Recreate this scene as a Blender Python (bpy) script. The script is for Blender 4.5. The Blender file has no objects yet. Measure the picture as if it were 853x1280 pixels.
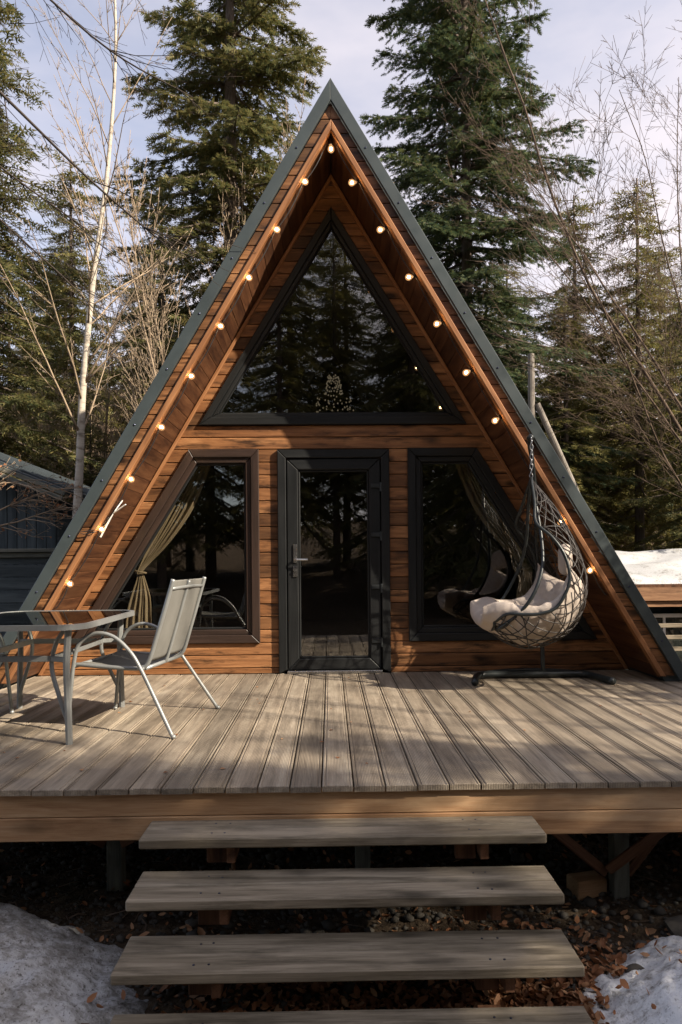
import bpy, bmesh, math, random
import numpy as np
from mathutils import Vector, Matrix

R = math.radians
V = Vector
random.seed(11)
rng = np.random.default_rng(5)
sc = bpy.context.scene
COL = sc.collection

# ------------------------------------------------------------------ helpers
def tag(o, label=None, cat=None, group=None, kind=None):
    if label: o['label'] = label
    if cat: o['category'] = cat
    if group: o['group'] = group
    if kind: o['kind'] = kind
    return o

def empty(name, loc=(0, 0, 0), rz=0, label=None, cat=None, group=None):
    o = bpy.data.objects.new(name, None)
    o.empty_display_size = .2
    COL.objects.link(o)
    o.location = loc
    o.rotation_euler = (0, 0, rz)
    return tag(o, label, cat, group)

class MB:
    """collects geometry for ONE mesh object; gc holds grain coordinates per vertex"""
    def __init__(s):
        s.v, s.f, s.g = [], [], []
    def add(s, vs, fs, gs=None):
        b = len(s.v)
        s.v += [tuple(x) for x in vs]
        s.f += [tuple(i + b for i in f) for f in fs]
        s.g += [tuple(x) for x in (gs if gs is not None else vs)]
    def build(s, name, mat, parent=None, smooth=False, recalc=True, loc=None):
        me = bpy.data.meshes.new(name)
        me.from_pydata(s.v, [], s.f)
        if recalc:
            bm = bmesh.new(); bm.from_mesh(me)
            bmesh.ops.recalc_face_normals(bm, faces=bm.faces)
            bm.to_mesh(me); bm.free()
        a = me.attributes.new('gc', 'FLOAT_VECTOR', 'POINT')
        a.data.foreach_set('vector', np.array(s.g, dtype=np.float32).ravel())
        if smooth:
            me.polygons.foreach_set('use_smooth', [True] * len(me.polygons))
        me.materials.append(mat)
        me.update()
        o = bpy.data.objects.new(name, me)
        COL.objects.link(o)
        if parent: o.parent = parent
        if loc: o.location = loc
        return o

def rnd3():
    return V((random.uniform(0, 60), random.uniform(0, 60), random.uniform(0, 60)))

def inset(poly, d):
    """inset a convex 2-D polygon; d a number or one per edge"""
    n = len(poly)
    ds = d if isinstance(d, (list, tuple)) else [d] * n
    A = sum(poly[i][0] * poly[(i + 1) % n][1] - poly[(i + 1) % n][0] * poly[i][1] for i in range(n))
    sg = 1 if A > 0 else -1
    L = []
    for i in range(n):
        p, q = V(poly[i]), V(poly[(i + 1) % n])
        t = (q - p).normalized()
        nn = V((-t.y, t.x)) * sg
        L.append((p + nn * ds[i], t))
    out = []
    for i in range(n):
        p, t = L[i - 1]; q, u = L[i]
        den = t.x * u.y - t.y * u.x
        if abs(den) < 1e-9:
            out.append((q.x, q.y)); continue
        w = q - p
        k = (w.x * u.y - w.y * u.x) / den
        out.append(tuple(p + t * k))
    return out

def board(mb, pts, n, thick, along, ch=.004):
    """a plank: convex planar polygon pts (front face), outward normal n, chamfered front edges"""
    pts = [V(p) for p in pts]
    n = V(n).normalized(); a = V(along).normalized(); b = n.cross(a).normalized(); a = b.cross(n).normalized()
    o = pts[0]
    p2 = [((p - o).dot(a), (p - o).dot(b)) for p in pts]
    fr = inset(p2, ch)
    k = len(pts)
    vs = [o + a * x + b * y for x, y in fr] + [p - n * ch for p in pts] + [p - n * thick for p in pts]
    fs = [tuple(range(k))]
    for i in range(k):
        j = (i + 1) % k
        fs.append((i, j, k + j, k + i)); fs.append((k + i, k + j, 2 * k + j, 2 * k + i))
    fs.append(tuple(range(2 * k, 3 * k))[::-1])
    off = rnd3()
    gs = [V(((v).dot(a), (v).dot(b), (v).dot(n))) + off for v in vs]
    mb.add(vs, fs, gs)

def obox(mb, c, ax, ay, az, h, ch=.004):
    """chamfered box with axes ax (grain), ay, az and half sizes h"""
    c = V(c); ax = V(ax).normalized(); ay = V(ay).normalized(); az = V(az).normalized()
    hx, hy, hz = h
    ch = min(ch, .45 * min(h))
    idx, vs, gs = {}, [], []
    off = rnd3()
    for sx in (-1, 1):
        for sy in (-1, 1):
            for sz in (-1, 1):
                for k in range(3):
                    q = [hx - ch, hy - ch, hz - ch]; q[k] = (hx, hy, hz)[k]
                    l = V((sx * q[0], sy * q[1], sz * q[2]))
                    idx[(sx, sy, sz, k)] = len(vs)
                    vs.append(c + ax * l.x + ay * l.y + az * l.z); gs.append(l + off)
    fs = []
    ring = [(-1, -1), (1, -1), (1, 1), (-1, 1)]
    for s in (-1, 1):
        fs.append(tuple(idx[(s, a, b, 0)] for a, b in ring))
        fs.append(tuple(idx[(a, s, b, 1)] for a, b in ring))
        fs.append(tuple(idx[(a, b, s, 2)] for a, b in ring))
    for a in (-1, 1):
        for b in (-1, 1):
            fs.append((idx[(a, b, -1, 0)], idx[(a, b, 1, 0)], idx[(a, b, 1, 1)], idx[(a, b, -1, 1)]))
            fs.append((idx[(a, -1, b, 0)], idx[(a, 1, b, 0)], idx[(a, 1, b, 2)], idx[(a, -1, b, 2)]))
            fs.append((idx[(-1, a, b, 1)], idx[(1, a, b, 1)], idx[(1, a, b, 2)], idx[(-1, a, b, 2)]))
            for d in (-1, 1):
                fs.append((idx[(a, b, d, 0)], idx[(a, b, d, 1)], idx[(a, b, d, 2)]))
    mb.add(vs, fs, gs)

def box(mb, x0, x1, y0, y1, z0, z1, along='x', ch=.004):
    c = ((x0 + x1) / 2, (y0 + y1) / 2, (z0 + z1) / 2)
    hx, hy, hz = (x1 - x0) / 2, (y1 - y0) / 2, (z1 - z0) / 2
    X, Y, Z = V((1, 0, 0)), V((0, 1, 0)), V((0, 0, 1))
    if along == 'x': obox(mb, c, X, Y, Z, (hx, hy, hz), ch)
    elif along == 'y': obox(mb, c, Y, X, Z, (hy, hx, hz), ch)
    else: obox(mb, c, Z, X, Y, (hz, hx, hy), ch)

def bar(mb, p, q, w, d, up=(0, 0, 1), ch=.003):
    """rectangular bar from p to q"""
    p, q = V(p), V(q); t = (q - p).normalized()
    s = t.cross(V(up))
    if s.length < 1e-4: s = t.cross(V((0, 1, 0)))
    s.normalize(); u = s.cross(t)
    obox(mb, (p + q) / 2, t, s, u, ((q - p).length / 2, w / 2, d / 2), ch)

def tube(mb, pts, r, sides=8, closed=False):
    pts = [V(p) for p in pts]; n = len(pts)
    rs = r if isinstance(r, (list, tuple)) else [r] * n
    tg = []
    for i in range(n):
        if closed: t = pts[(i + 1) % n] - pts[i - 1]
        else: t = pts[min(i + 1, n - 1)] - pts[max(i - 1, 0)]
        tg.append(t.normalized() if t.length > 1e-9 else V((0, 0, 1)))
    u = tg[0].cross(V((0, 0, 1)))
    if u.length < 1e-3: u = tg[0].cross(V((1, 0, 0)))
    u.normalize()
    vs, fs, gs = [], [], []
    off = rnd3(); l = 0
    for i in range(n):
        u = (u - tg[i] * u.dot(tg[i])).normalized()
        w = tg[i].cross(u)
        if i: l += (pts[i] - pts[i - 1]).length
        for k in range(sides):
            a = 2 * math.pi * k / sides
            d = u * math.cos(a) + w * math.sin(a)
            vs.append(pts[i] + d * rs[i])
            gs.append(off + V((l, d.dot(V((.7, .7, 0))) * rs[i], d.dot(V((.7, -.7, .2))) * rs[i])))
    for i in range(n if closed else n - 1):
        a, b = i * sides, ((i + 1) % n) * sides
        for k in range(sides):
            j = (k + 1) % sides
            fs.append((a + k, a + j, b + j, b + k))
    if not closed:
        fs.append(tuple(range(sides))[::-1]); fs.append(tuple((n - 1) * sides + k for k in range(sides)))
    mb.add(vs, fs, gs)

def spline(ctrl, n):
    """Catmull-Rom through control points of any dimension"""
    P = np.array(ctrl, float)
    P = np.vstack([2 * P[0] - P[1], P, 2 * P[-1] - P[-2]])
    m = len(ctrl) - 1
    out = []
    for t in np.linspace(0, m, n):
        i = min(int(t), m - 1); u = t - i
        a, b, c, d = P[i], P[i + 1], P[i + 2], P[i + 3]
        out.append(.5 * (2 * b + (c - a) * u + (2 * a - 5 * b + 4 * c - d) * u * u + (3 * b - a - 3 * c + d) * u ** 3))
    return np.array(out)

def lathe(mb, c, axis, prof, sides=14):
    """prof: list of (distance along axis, radius)"""
    c = V(c); t = V(axis).normalized()
    u = t.orthogonal().normalized(); w = t.cross(u)
    vs, fs = [], []
    for d, r in prof:
        for k in range(sides):
            a = 2 * math.pi * k / sides
            vs.append(c + t * d + (u * math.cos(a) + w * math.sin(a)) * r)
    for i in range(len(prof) - 1):
        for k in range(sides):
            j = (k + 1) % sides
            fs.append((i * sides + k, i * sides + j, (i + 1) * sides + j, (i + 1) * sides + k))
    fs.append(tuple(range(sides))[::-1]); fs.append(tuple((len(prof) - 1) * sides + k for k in range(sides)))
    mb.add(vs, fs)

def big_mesh(name, verts, tris, mat, parent=None, smooth=False):
    """mesh from numpy arrays (verts n x 3, faces m x k)"""
    me = bpy.data.meshes.new(name)
    n, m, k = len(verts), len(tris), tris.shape[1]
    me.vertices.add(n); me.vertices.foreach_set('co', verts.astype(np.float32).ravel())
    me.loops.add(m * k); me.loops.foreach_set('vertex_index', tris.astype(np.int32).ravel())
    me.polygons.add(m)
    me.polygons.foreach_set('loop_start', np.arange(0, m * k, k, dtype=np.int32))
    me.polygons.foreach_set('loop_total', np.full(m, k, dtype=np.int32))
    if smooth: me.polygons.foreach_set('use_smooth', np.ones(m, dtype=bool))
    me.update(calc_edges=True); me.validate()
    me.materials.append(mat)
    o = bpy.data.objects.new(name, me); COL.objects.link(o)
    if parent: o.parent = parent
    return o

def copy_tree(o, parent=None):
    c = o.copy(); COL.objects.link(c)
    if parent: c.parent = parent
    for ch in o.children: copy_tree(ch, c)
    return c

# ------------------------------------------------------------------ materials
class NT:
    def __init__(s, name):
        s.m = bpy.data.materials.new(name); s.m.use_nodes = True
        s.t = s.m.node_tree; s.b = s.t.nodes['Principled BSDF']; s.out = s.t.nodes['Material Output']
    def n(s, typ, **kw):
        x = s.t.nodes.new(typ)
        for k, v in kw.items():
            if k.startswith('i_'): x.inputs[k[2:].replace('_', ' ')].default_value = v
            else: setattr(x, k, v)
        return x
    def l(s, a, b): s.t.links.new(a, b)
    def math(s, op, a, b=None, clamp=False):
        x = s.n('ShaderNodeMath', operation=op, use_clamp=clamp)
        for i, q in enumerate((a, b)):
            if q is None: continue
            if hasattr(q, 'links'): s.l(q, x.inputs[i])
            else: x.inputs[i].default_value = q
        return x.outputs[0]
    def mix(s, fac, a, b, mode='MIX'):
        x = s.n('ShaderNodeMix', data_type='RGBA', blend_type=mode)
        for i, q in ((0, fac), (6, a), (7, b)):
            if hasattr(q, 'links'): s.l(q, x.inputs[i])
            elif i == 0: x.inputs[0].default_value = q
            else: x.inputs[i].default_value = (*q[:3], 1)
        return x.outputs[2]
    def ramp(s, fac, stops):
        x = s.n('ShaderNodeValToRGB'); e = x.color_ramp.elements
        while len(e) < len(stops): e.new(.5)
        for q, (p, c) in zip(e, stops):
            q.position = p; q.color = (*c, 1) if len(c) == 3 else c
        s.l(fac, x.inputs[0]); return x.outputs[0]
    def noise(s, vec, scale, detail=5, rough=.55, dist=0):
        x = s.n('ShaderNodeTexNoise'); x.inputs['Scale'].default_value = scale
        x.inputs['Detail'].default_value = detail; x.inputs['Roughness'].default_value = rough
        x.inputs['Distortion'].default_value = dist
        if vec is not None: s.l(vec, x.inputs['Vector'])
        return x.outputs['Fac']
    def scale(s, vec, v):
        x = s.n('ShaderNodeMapping'); x.inputs['Scale'].default_value = v; s.l(vec, x.inputs['Vector'])
        return x.outputs[0]
    def attr(s, name='gc'):
        return s.n('ShaderNodeAttribute', attribute_name=name).outputs['Vector']
    def obj(s):
        return s.n('ShaderNodeTexCoord').outputs['Object']
    def island(s):
        return s.n('ShaderNodeNewGeometry').outputs['Random Per Island']
    def bump(s, h, strength=.3, dist=.01):
        x = s.n('ShaderNodeBump'); x.inputs['Strength'].default_value = strength; x.inputs['Distance'].default_value = dist
        s.l(h, x.inputs['Height']); s.l(x.outputs[0], s.b.inputs['Normal'])
    def rng(s, f, a, b, c, d):
        x = s.n('ShaderNodeMapRange'); s.l(f, x.inputs[0])
        for i, q in enumerate((a, b, c, d)): x.inputs[i + 1].default_value = q
        return x.outputs[0]

def wood(name, dark, mid, light, rough=.55, var=.35, knots=.6, burn=.5, bump=.35, grooves=0, spec=.35, rows=1.0, stain=0, con=.13):
    t = NT(name); g = t.attr()
    grain = t.noise(t.scale(g, (1.1, 15 * rows, 15 * rows)), 1, 7, .6, .6)
    fib = t.noise(t.scale(g, (5, 140, 140)), 1, 4, .6)
    f = t.math('ADD', t.math('MULTIPLY', grain, .75), t.math('MULTIPLY', fib, .28))
    col = t.ramp(f, [(.5 - con, dark), (.50, mid), (.5 + con, light)])
    isl = t.island()
    col = t.mix(1, col, t.ramp(isl, [(0, (1 - var,) * 3), (.5, (1, 1 - var * .1, 1 - var * .2)), (1, (1 + var * .7, 1 + var * .7, 1 + var * .7))]), 'MULTIPLY')
    if knots:
        vo = t.n('ShaderNodeTexVoronoi'); vo.inputs['Scale'].default_value = 1
        wv = t.n('ShaderNodeVectorMath', operation='ADD')
        nz = t.n('ShaderNodeTexNoise'); nz.inputs['Scale'].default_value = 9; t.l(g, nz.inputs['Vector'])
        sc_ = t.n('ShaderNodeVectorMath', operation='SCALE'); sc_.inputs['Scale'].default_value = .25
        t.l(nz.outputs['Color'], sc_.inputs[0]); t.l(t.scale(g, (2.3, 6.5, 6.5)), wv.inputs[0]); t.l(sc_.outputs[0], wv.inputs[1])
        t.l(wv.outputs[0], vo.inputs['Vector'])
        kn = t.rng(vo.outputs['Distance'], .08, .30, knots, 0)
        col = t.mix(kn, col, tuple(c * .22 for c in dark))
    if burn:
        b = t.noise(t.scale(g, (1.7, 9, 9)), 1.6, 7, .68, .3)
        col = t.mix(t.rng(b, .50, .66, 0, burn), col, tuple(c * .35 for c in dark))
    if stain:
        b = t.noise(t.n('ShaderNodeNewGeometry').outputs['Position'], 1.6, 8, .68)
        col = t.mix(t.rng(b, .48, .74, 0, stain), col, tuple(c * .55 for c in mid))
    t.l(col, t.b.inputs['Base Color'])
    t.b.inputs['Roughness'].default_value = rough
    t.b.inputs['Specular IOR Level'].default_value = spec
    h = t.math('ADD', t.math('MULTIPLY', fib, .5), t.math('MULTIPLY', grain, .6))
    if grooves:
        w = t.n('ShaderNodeTexWave', bands_direction='Y'); w.inputs['Scale'].default_value = grooves
        w.inputs['Distortion'].default_value = .15; t.l(g, w.inputs['Vector'])
        h = t.math('ADD', h, t.math('MULTIPLY', w.outputs['Fac'], .55))
    t.bump(h, bump, .006)
    return t.m

def plain(name, col, rough=.5, metal=0, spec=.5, nscale=8, namp=.25, bump=0, bscale=60, coat=0):
    t = NT(name); o = t.obj()
    f = t.noise(o, nscale, 6, .6)
    c = t.ramp(f, [(.3, tuple(x * (1 - namp) for x in col)), (.7, tuple(min(1, x * (1 + namp)) for x in col))])
    t.l(c, t.b.inputs['Base Color'])
    t.b.inputs['Roughness'].default_value = rough; t.b.inputs['Metallic'].default_value = metal
    t.b.inputs['Specular IOR Level'].default_value = spec
    t.l(t.rng(t.noise(o, nscale * 3, 4), .3, .7, max(.04, rough - .08), min(1, rough + .1)), t.b.inputs['Roughness'])
    if bump: t.bump(t.noise(o, bscale, 4), bump, .004)
    return t.m

M = {}
M['clad'] = wood('stained_cladding', (.085, .036, .015), (.20, .090, .036), (.33, .165, .072), var=.62, knots=.97, burn=.95, rough=.5, con=.17)
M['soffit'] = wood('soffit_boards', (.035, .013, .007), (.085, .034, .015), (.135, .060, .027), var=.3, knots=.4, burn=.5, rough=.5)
M['trim'] = wood('trim_boards', (.15, .062, .026), (.27, .12, .050), (.36, .175, .078), var=.12, knots=.25, burn=.15, rough=.5)
M['deck'] = wood('deck_boards', (.155, .128, .096), (.255, .212, .162), (.35, .30, .232), var=.30, knots=.12, burn=.25, rough=.62, grooves=40, bump=.45, spec=.3, stain=.7)
M['tread'] = wood('weathered_planks', (.10, .083, .058), (.20, .168, .122), (.31, .265, .20), var=.2, knots=.75, burn=.45, rough=.75, spec=.2, stain=.6, bump=.6)
M['beam'] = wood('deck_beams', (.26, .14, .068), (.39, .235, .125), (.48, .32, .185), var=.10, knots=.5, burn=.22, rough=.65, spec=.25, rows=.6)
M['stringer'] = wood('stair_timber', (.07, .03, .016), (.13, .06, .03), (.19, .09, .05), var=.2, rough=.75)
M['post'] = wood('green_grey_timber', (.07, .075, .065), (.12, .125, .105), (.17, .17, .14), var=.15, rough=.8)
M['dark_wood'] = wood('dark_stained_planks', (.03, .042, .047), (.055, .071, .078), (.09, .11, .117), var=.2, knots=.1, burn=.1, rough=.7)
M['pole'] = wood('grey_pole_timber', (.14, .12, .10), (.22, .195, .165), (.30, .27, .23), var=.05, knots=.1, burn=.2, rough=.85)
M['cabin2'] = wood('neighbour_cladding', (.14, .07, .035), (.24, .125, .065), (.33, .19, .10), var=.2, rough=.7)
M['verge'] = plain('anthracite_sheet', (.045, .058, .061), .42, .0, .5, 3, .12, .05, 20)
M['roof'] = plain('roof_sheet', (.045, .056, .06), .45, 0, .5, 4, .15)
M['screw'] = plain('screw_head', (.05, .055, .09), .35, .8)
M['pvc_brown'] = wood('brown_window_profile', (.019, .012, .009), (.031, .019, .0145), (.044, .027, .021), var=.08, knots=0, burn=0, rough=.38, bump=.12, spec=.5)
M['pvc_dark'] = wood('anthracite_profile', (.006, .007, .0075), (.010, .011, .0115), (.015, .016, .0165), var=.08, knots=0, burn=0, rough=.5, bump=.15, spec=.3)
M['steel'] = plain('brushed_steel', (.42, .42, .42), .3, 1, .5, 30, .15)
M['hinge'] = plain('dark_hinge', (.035, .04, .042), .35, .3)
M['silver'] = plain('silver_paint', (.27, .28, .275), .38, .35, .5, 9, .08)
M['sling'] = plain('grey_sling', (.15, .165, .185), .8, 0, .2, 40, .15, .4, 500)
M['black_steel'] = plain('black_steel', (.022, .027, .028), .38, .2, .5, 12, .2)
M['rattan'] = plain('dark_rattan', (.028, .023, .020), .5, 0, .5, 60, .3, .3, 300)
M['chain'] = plain('chain_steel', (.35, .35, .36), .32, 1)
M['socket'] = plain('black_socket', (.02, .02, .022), .45)
M['white'] = plain('white_paint', (.78, .77, .74), .45, 0, .5, 10, .06)
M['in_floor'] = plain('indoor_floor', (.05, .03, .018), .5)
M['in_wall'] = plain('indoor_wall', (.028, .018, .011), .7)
M['cushion'] = None
M['concrete'] = plain('concrete', (.22, .20, .17), .9, 0, .2, 14, .3, .5, 40)

def cloth(name, col, tr=.2, nscale=180, bump=.25):
    t = NT(name); o = t.obj()
    f = t.noise(o, 5, 5); w = t.noise(o, nscale, 3)
    c = t.ramp(t.math('ADD', t.math('MULTIPLY', f, .7), t.math('MULTIPLY', w, .3)), [(.3, tuple(x * .8 for x in col)), (.7, tuple(x * 1.12 for x in col))])
    t.l(c, t.b.inputs['Base Color']); t.b.inputs['Roughness'].default_value = .9; t.b.inputs['Specular IOR Level'].default_value = .1
    t.bump(w, bump, .003)
    if tr:
        tl = t.n('ShaderNodeBsdfTranslucent'); t.l(c, tl.inputs[0])
        mx = t.n('ShaderNodeMixShader'); mx.inputs[0].default_value = tr
        t.l(t.b.outputs[0], mx.inputs[1]); t.l(tl.outputs[0], mx.inputs[2]); t.l(mx.outputs[0], t.out.inputs[0])
    return t.m
M['cushion'] = cloth('beige_cushion', (.50, .43, .37), 0, 220, .35)
M['curtain'] = cloth('gold_curtain', (.47, .37, .25), .25)
M['sling'] = cloth('grey_sling_mesh', (.24, .235, .215), .25, 420, .4)

def glass(name, ior, tint=(1, 1, 1), rough=0.0):
    t = NT(name)
    lw = t.n('ShaderNodeLayerWeight'); lw.inputs['Blend'].default_value = .5
    f0 = ((ior - 1) / (ior + 1)) ** 2
    fr = t.math('ADD', t.math('MULTIPLY', t.math('POWER', lw.outputs['Facing'], 5), 1 - f0), f0)
    gl = t.n('ShaderNodeBsdfGlossy'); gl.inputs['Roughness'].default_value = rough
    tr = t.n('ShaderNodeBsdfTransparent'); tr.inputs[0].default_value = (*tint, 1)
    mx = t.n('ShaderNodeMixShader')
    t.l(fr, mx.inputs[0]); t.l(tr.outputs[0], mx.inputs[1]); t.l(gl.outputs[0], mx.inputs[2])
    t.l(mx.outputs[0], t.out.inputs[0])
    return t.m
M['glass'] = glass('window_glass', 2.15, (.86, .86, .83))
M['table_glass'] = glass('smoked_table_glass', 2.0, (.30, .31, .30), .015)

def emit(name, col, s):
    t = NT(name); e = t.n('ShaderNodeEmission'); e.inputs[0].default_value = (*col, 1); e.inputs[1].default_value = s
    t.l(e.outputs[0], t.out.inputs[0]); return t.m
M['bead'] = emit('glowing_beads', (1, .80, .55), .08)
M['filament'] = emit('glowing_filament', (1, .62, .28), 42)
def bulb_glass():
    t = NT('warm_bulb_glass')
    e = t.n('ShaderNodeEmission'); e.inputs[0].default_value = (1, .50, .20, 1); e.inputs[1].default_value = 1.0
    tr = t.n('ShaderNodeBsdfTransparent'); gl = t.n('ShaderNodeBsdfGlossy'); gl.inputs['Roughness'].default_value = .05
    a = t.n('ShaderNodeMixShader'); a.inputs[0].default_value = .12; t.l(tr.outputs[0], a.inputs[1]); t.l(gl.outputs[0], a.inputs[2])
    b = t.n('ShaderNodeMixShader'); b.inputs[0].default_value = .24; t.l(a.outputs[0], b.inputs[1]); t.l(e.outputs[0], b.inputs[2])
    t.l(b.outputs[0], t.out.inputs[0]); return t.m
M['bulb'] = bulb_glass()

def foliage(name, a, b, c, tr=.25):
    t = NT(name); i = t.island()
    big = t.noise(t.obj(), .9, 3)
    f = t.math('ADD', t.math('MULTIPLY', i, .6), t.math('MULTIPLY', big, .5))
    col = t.ramp(f, [(.2, a), (.5, b), (.85, c)])
    t.l(col, t.b.inputs['Base Color']); t.b.inputs['Roughness'].default_value = .6; t.b.inputs['Specular IOR Level'].default_value = .25
    tl = t.n('ShaderNodeBsdfTranslucent'); t.l(col, tl.inputs[0])
    mx = t.n('ShaderNodeMixShader'); mx.inputs[0].default_value = tr
    t.l(t.b.outputs[0], mx.inputs[1]); t.l(tl.outputs[0], mx.inputs[2]); t.l(mx.outputs[0], t.out.inputs[0])
    return t.m
M['spruce'] = foliage('spruce_needles', (.034, .062, .040), (.070, .104, .050), (.14, .14, .052), .35)
M['fir'] = foliage('fir_needles', (.055, .078, .036), (.125, .130, .048), (.22, .18, .068), .4)
M['fir_sunlit'] = foliage('sunlit_fir_needles', (.08, .095, .036), (.16, .15, .05), (.25, .205, .07), .4)  # fir needles again, sunshine put into the colour as a lighter, yellower green
M['dry_leaf'] = foliage('dry_leaves', (.13, .055, .025), (.29, .125, .055), (.45, .26, .14), .15)

def bark(name, dark, light, birch=False):
    t = NT(name); g = t.attr()
    f = t.noise(t.scale(g, (3, 22, 22) if not birch else (14, 3, 3)), 1, 6, .65, .4)
    c = t.ramp(f, [(.32, dark), (.48, light), (.75, tuple(min(1, x * 1.2) for x in light))])
    t.l(c, t.b.inputs['Base Color']); t.b.inputs['Roughness'].default_value = .9; t.b.inputs['Specular IOR Level'].default_value = .15
    t.bump(f, .6, .02); return t.m
M['bark'] = bark('conifer_bark', (.055, .042, .034), (.15, .12, .10))
M['birch'] = bark('pale_bark', (.16, .13, .10), (.46, .41, .34), True)
M['twig'] = bark('pale_twigs', (.17, .12, .08), (.34, .26, .18))
M['dark_twig'] = bark('dark_twigs', (.025, .02, .018), (.06, .048, .04))
M['grey_twig'] = bark('grey_brown_twigs', (.05, .036, .028), (.125, .09, .066))

def ground_mat():
    t = NT('forest_floor'); o = t.obj()
    f = t.noise(o, .35, 8, .65); k = t.noise(o, 14, 6, .7); k2 = t.noise(o, 70, 4, .7)
    c = t.ramp(k, [(.30, (.030, .024, .018)), (.5, (.075, .055, .038)), (.7, (.15, .115, .08))])
    far = t.ramp(f, [(.35, (.15, .10, .065)), (.6, (.22, .155, .10))])
    sp = t.n('ShaderNodeSeparateXYZ'); t.l(o, sp.inputs[0])
    c = t.mix(t.rng(sp.outputs[1], 14, 30, 0, .8), c, far)
    t.l(c, t.b.inputs['Base Color']); t.b.inputs['Roughness'].default_value = 1; t.b.inputs['Specular IOR Level'].default_value = .05
    t.bump(t.math('ADD', k, t.math('MULTIPLY', k2, .5)), .8, .05); return t.m
M['ground'] = ground_mat()

def snow_mat(name, dirt, br=1.0):
    t = NT(name); o = t.obj()
    a = t.noise(o, 28, 6, .75); b = t.noise(o, 3.5, 5, .6); s = t.noise(o, 70, 4, .65)
    m = t.math('ADD', t.math('MULTIPLY', a, .6), t.math('MULTIPLY', b, .5))
    c = t.ramp(m, [(.36, (.10, .09, .075)), (.36 + .16 * dirt, (.42 * br, .41 * br, .39 * br)), (.42 + .22 * dirt, (.72 * br, .73 * br, .74 * br))])
    c = t.mix(t.rng(s, .57, .66, 0, .85 * dirt), c, (.06, .05, .04))
    t.l(c, t.b.inputs['Base Color']); t.b.inputs['Roughness'].default_value = .6
    t.b.inputs['Specular IOR Level'].default_value = .3
    t.b.inputs['Subsurface Weight'].default_value = .15; t.b.inputs['Subsurface Radius'].default_value = (.02, .02, .025)
    t.bump(t.math('ADD', t.math('MULTIPLY', a, .6), s), .55, .02); return t.m
M['snow'] = snow_mat('dirty_snow', 1.0, .62)
M['snow_clean'] = snow_mat('old_snow', .55, .9)
M['snow_roof'] = snow_mat('roof_snow', .5, .68)
M['stone'] = plain('rubble_stone', (.075, .068, .058), .9, 0, .2, 9, .4, .6, 30)

# ------------------------------------------------------------------ the deck and steps
DZ_G = -.78                                     # ground level at the deck
SL = .593                                       # roof slope: metres of half width per metre of height
YF, YW = 6.02, 6.71                             # front of the gable overhang, face of the wall
ZT = 5.076                                      # outer apex
ZIN = 4.654                                     # inner (soffit) apex
def xo(z, zt): return SL * (zt - z)

deck = empty('wooden_deck', (0, 3.37, DZ_G), 0, 'weathered grey-brown plank deck raised on posts in front of the cabin', 'deck')
def D(o): o.matrix_parent_inverse = Matrix.Translation((0, -3.37, -DZ_G)); return o
mb = MB()
n0 = -27
for i in range(n0, 28):
    x0 = i * .15 - .0875 + .0035; x1 = x0 + .143
    e = random.uniform(-.004, .004)
    xm, dz = (x0 + x1) / 2, random.uniform(-.0015, .0015)
    pr = [(-.0715, -.029), (-.0715, -.004), (-.0685, -.0008), (-.0620, 0), (-.0590, -.0035), (-.0550, -.0035), (-.0520, 0), (.0520, 0), (.0550, -.0035), (.0590, -.0035), (.0620, 0), (.0685, -.0008), (.0715, -.004), (.0715, -.029)]
    off = rnd3(); vs = []; gs = []
    for y, c in ((3.37 + e, .003), (3.373 + e, 0), (6.715, 0)):
        for a, b in pr: vs.append((xm + a, y, b + dz - (c if b > -.01 else 0))); gs.append(off + V((y, a, b)))
    k = len(pr)
    fs = [tuple(range(k)), tuple(range(2 * k, 3 * k))]
    for q in (0, 1):
        for j in range(k): fs.append((q * k + j, q * k + (j + 1) % k, (q + 1) * k + (j + 1) % k, (q + 1) * k + j))
    mb.add(vs, fs, gs)
decking = D(mb.build('decking', M['deck'], deck))
mb = MB()
obox(mb, (0, 3.425, -.0305 - .056), (1, 0, 0), (0, 1, 0), (0, 0, 1), (4.15, .025, .0555), .004)
D(mb.build('edge_beam', M['beam'], deck))
mb = MB()
obox(mb, (0, 3.422, -.1445 - .054), (1, 0, 0), (0, 1, 0), (0, 0, 1), (4.15, .027, .0545), .004)
D(mb.build('edge_beam', M['beam'], deck))
for y in (4.1, 4.8, 5.5, 6.2):
    mb = MB(); box(mb, -4.1, 4.1, y - .03, y + .03, -.19, -.031)
    D(mb.build('joist', M['stringer'], deck))
for px, py in ((-1.25, 4.05), (.13, 4.05), (1.52, 3.9), (-3.2, 4.05), (3.3, 3.95), (-1.25, 6.2), (1.5, 6.2)):
    mb = MB(); box(mb, px - .042, px + .042, py - .042, py + .042, DZ_G - .1, -.192, 'z')
    D(mb.build('post', M['post'], deck))
for p, q in (((1.0, 3.62, -.25), (1.43, 3.86, -.64)), ((1.78, 3.66, -.25), (1.43, 3.82, -.61)), ((1.92, 3.93, -.24), (1.575, 3.93, -.68)),
             ((-.75, 3.7, -.2), (-1.2, 4.0, -.5)), ((-1.6, 3.7, -.2), (-1.3, 4.0, -.5))):
    mb = MB(); bar(mb, p, q, .03, .05)
    D(mb.build('brace', M['stringer'], deck))

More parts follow.
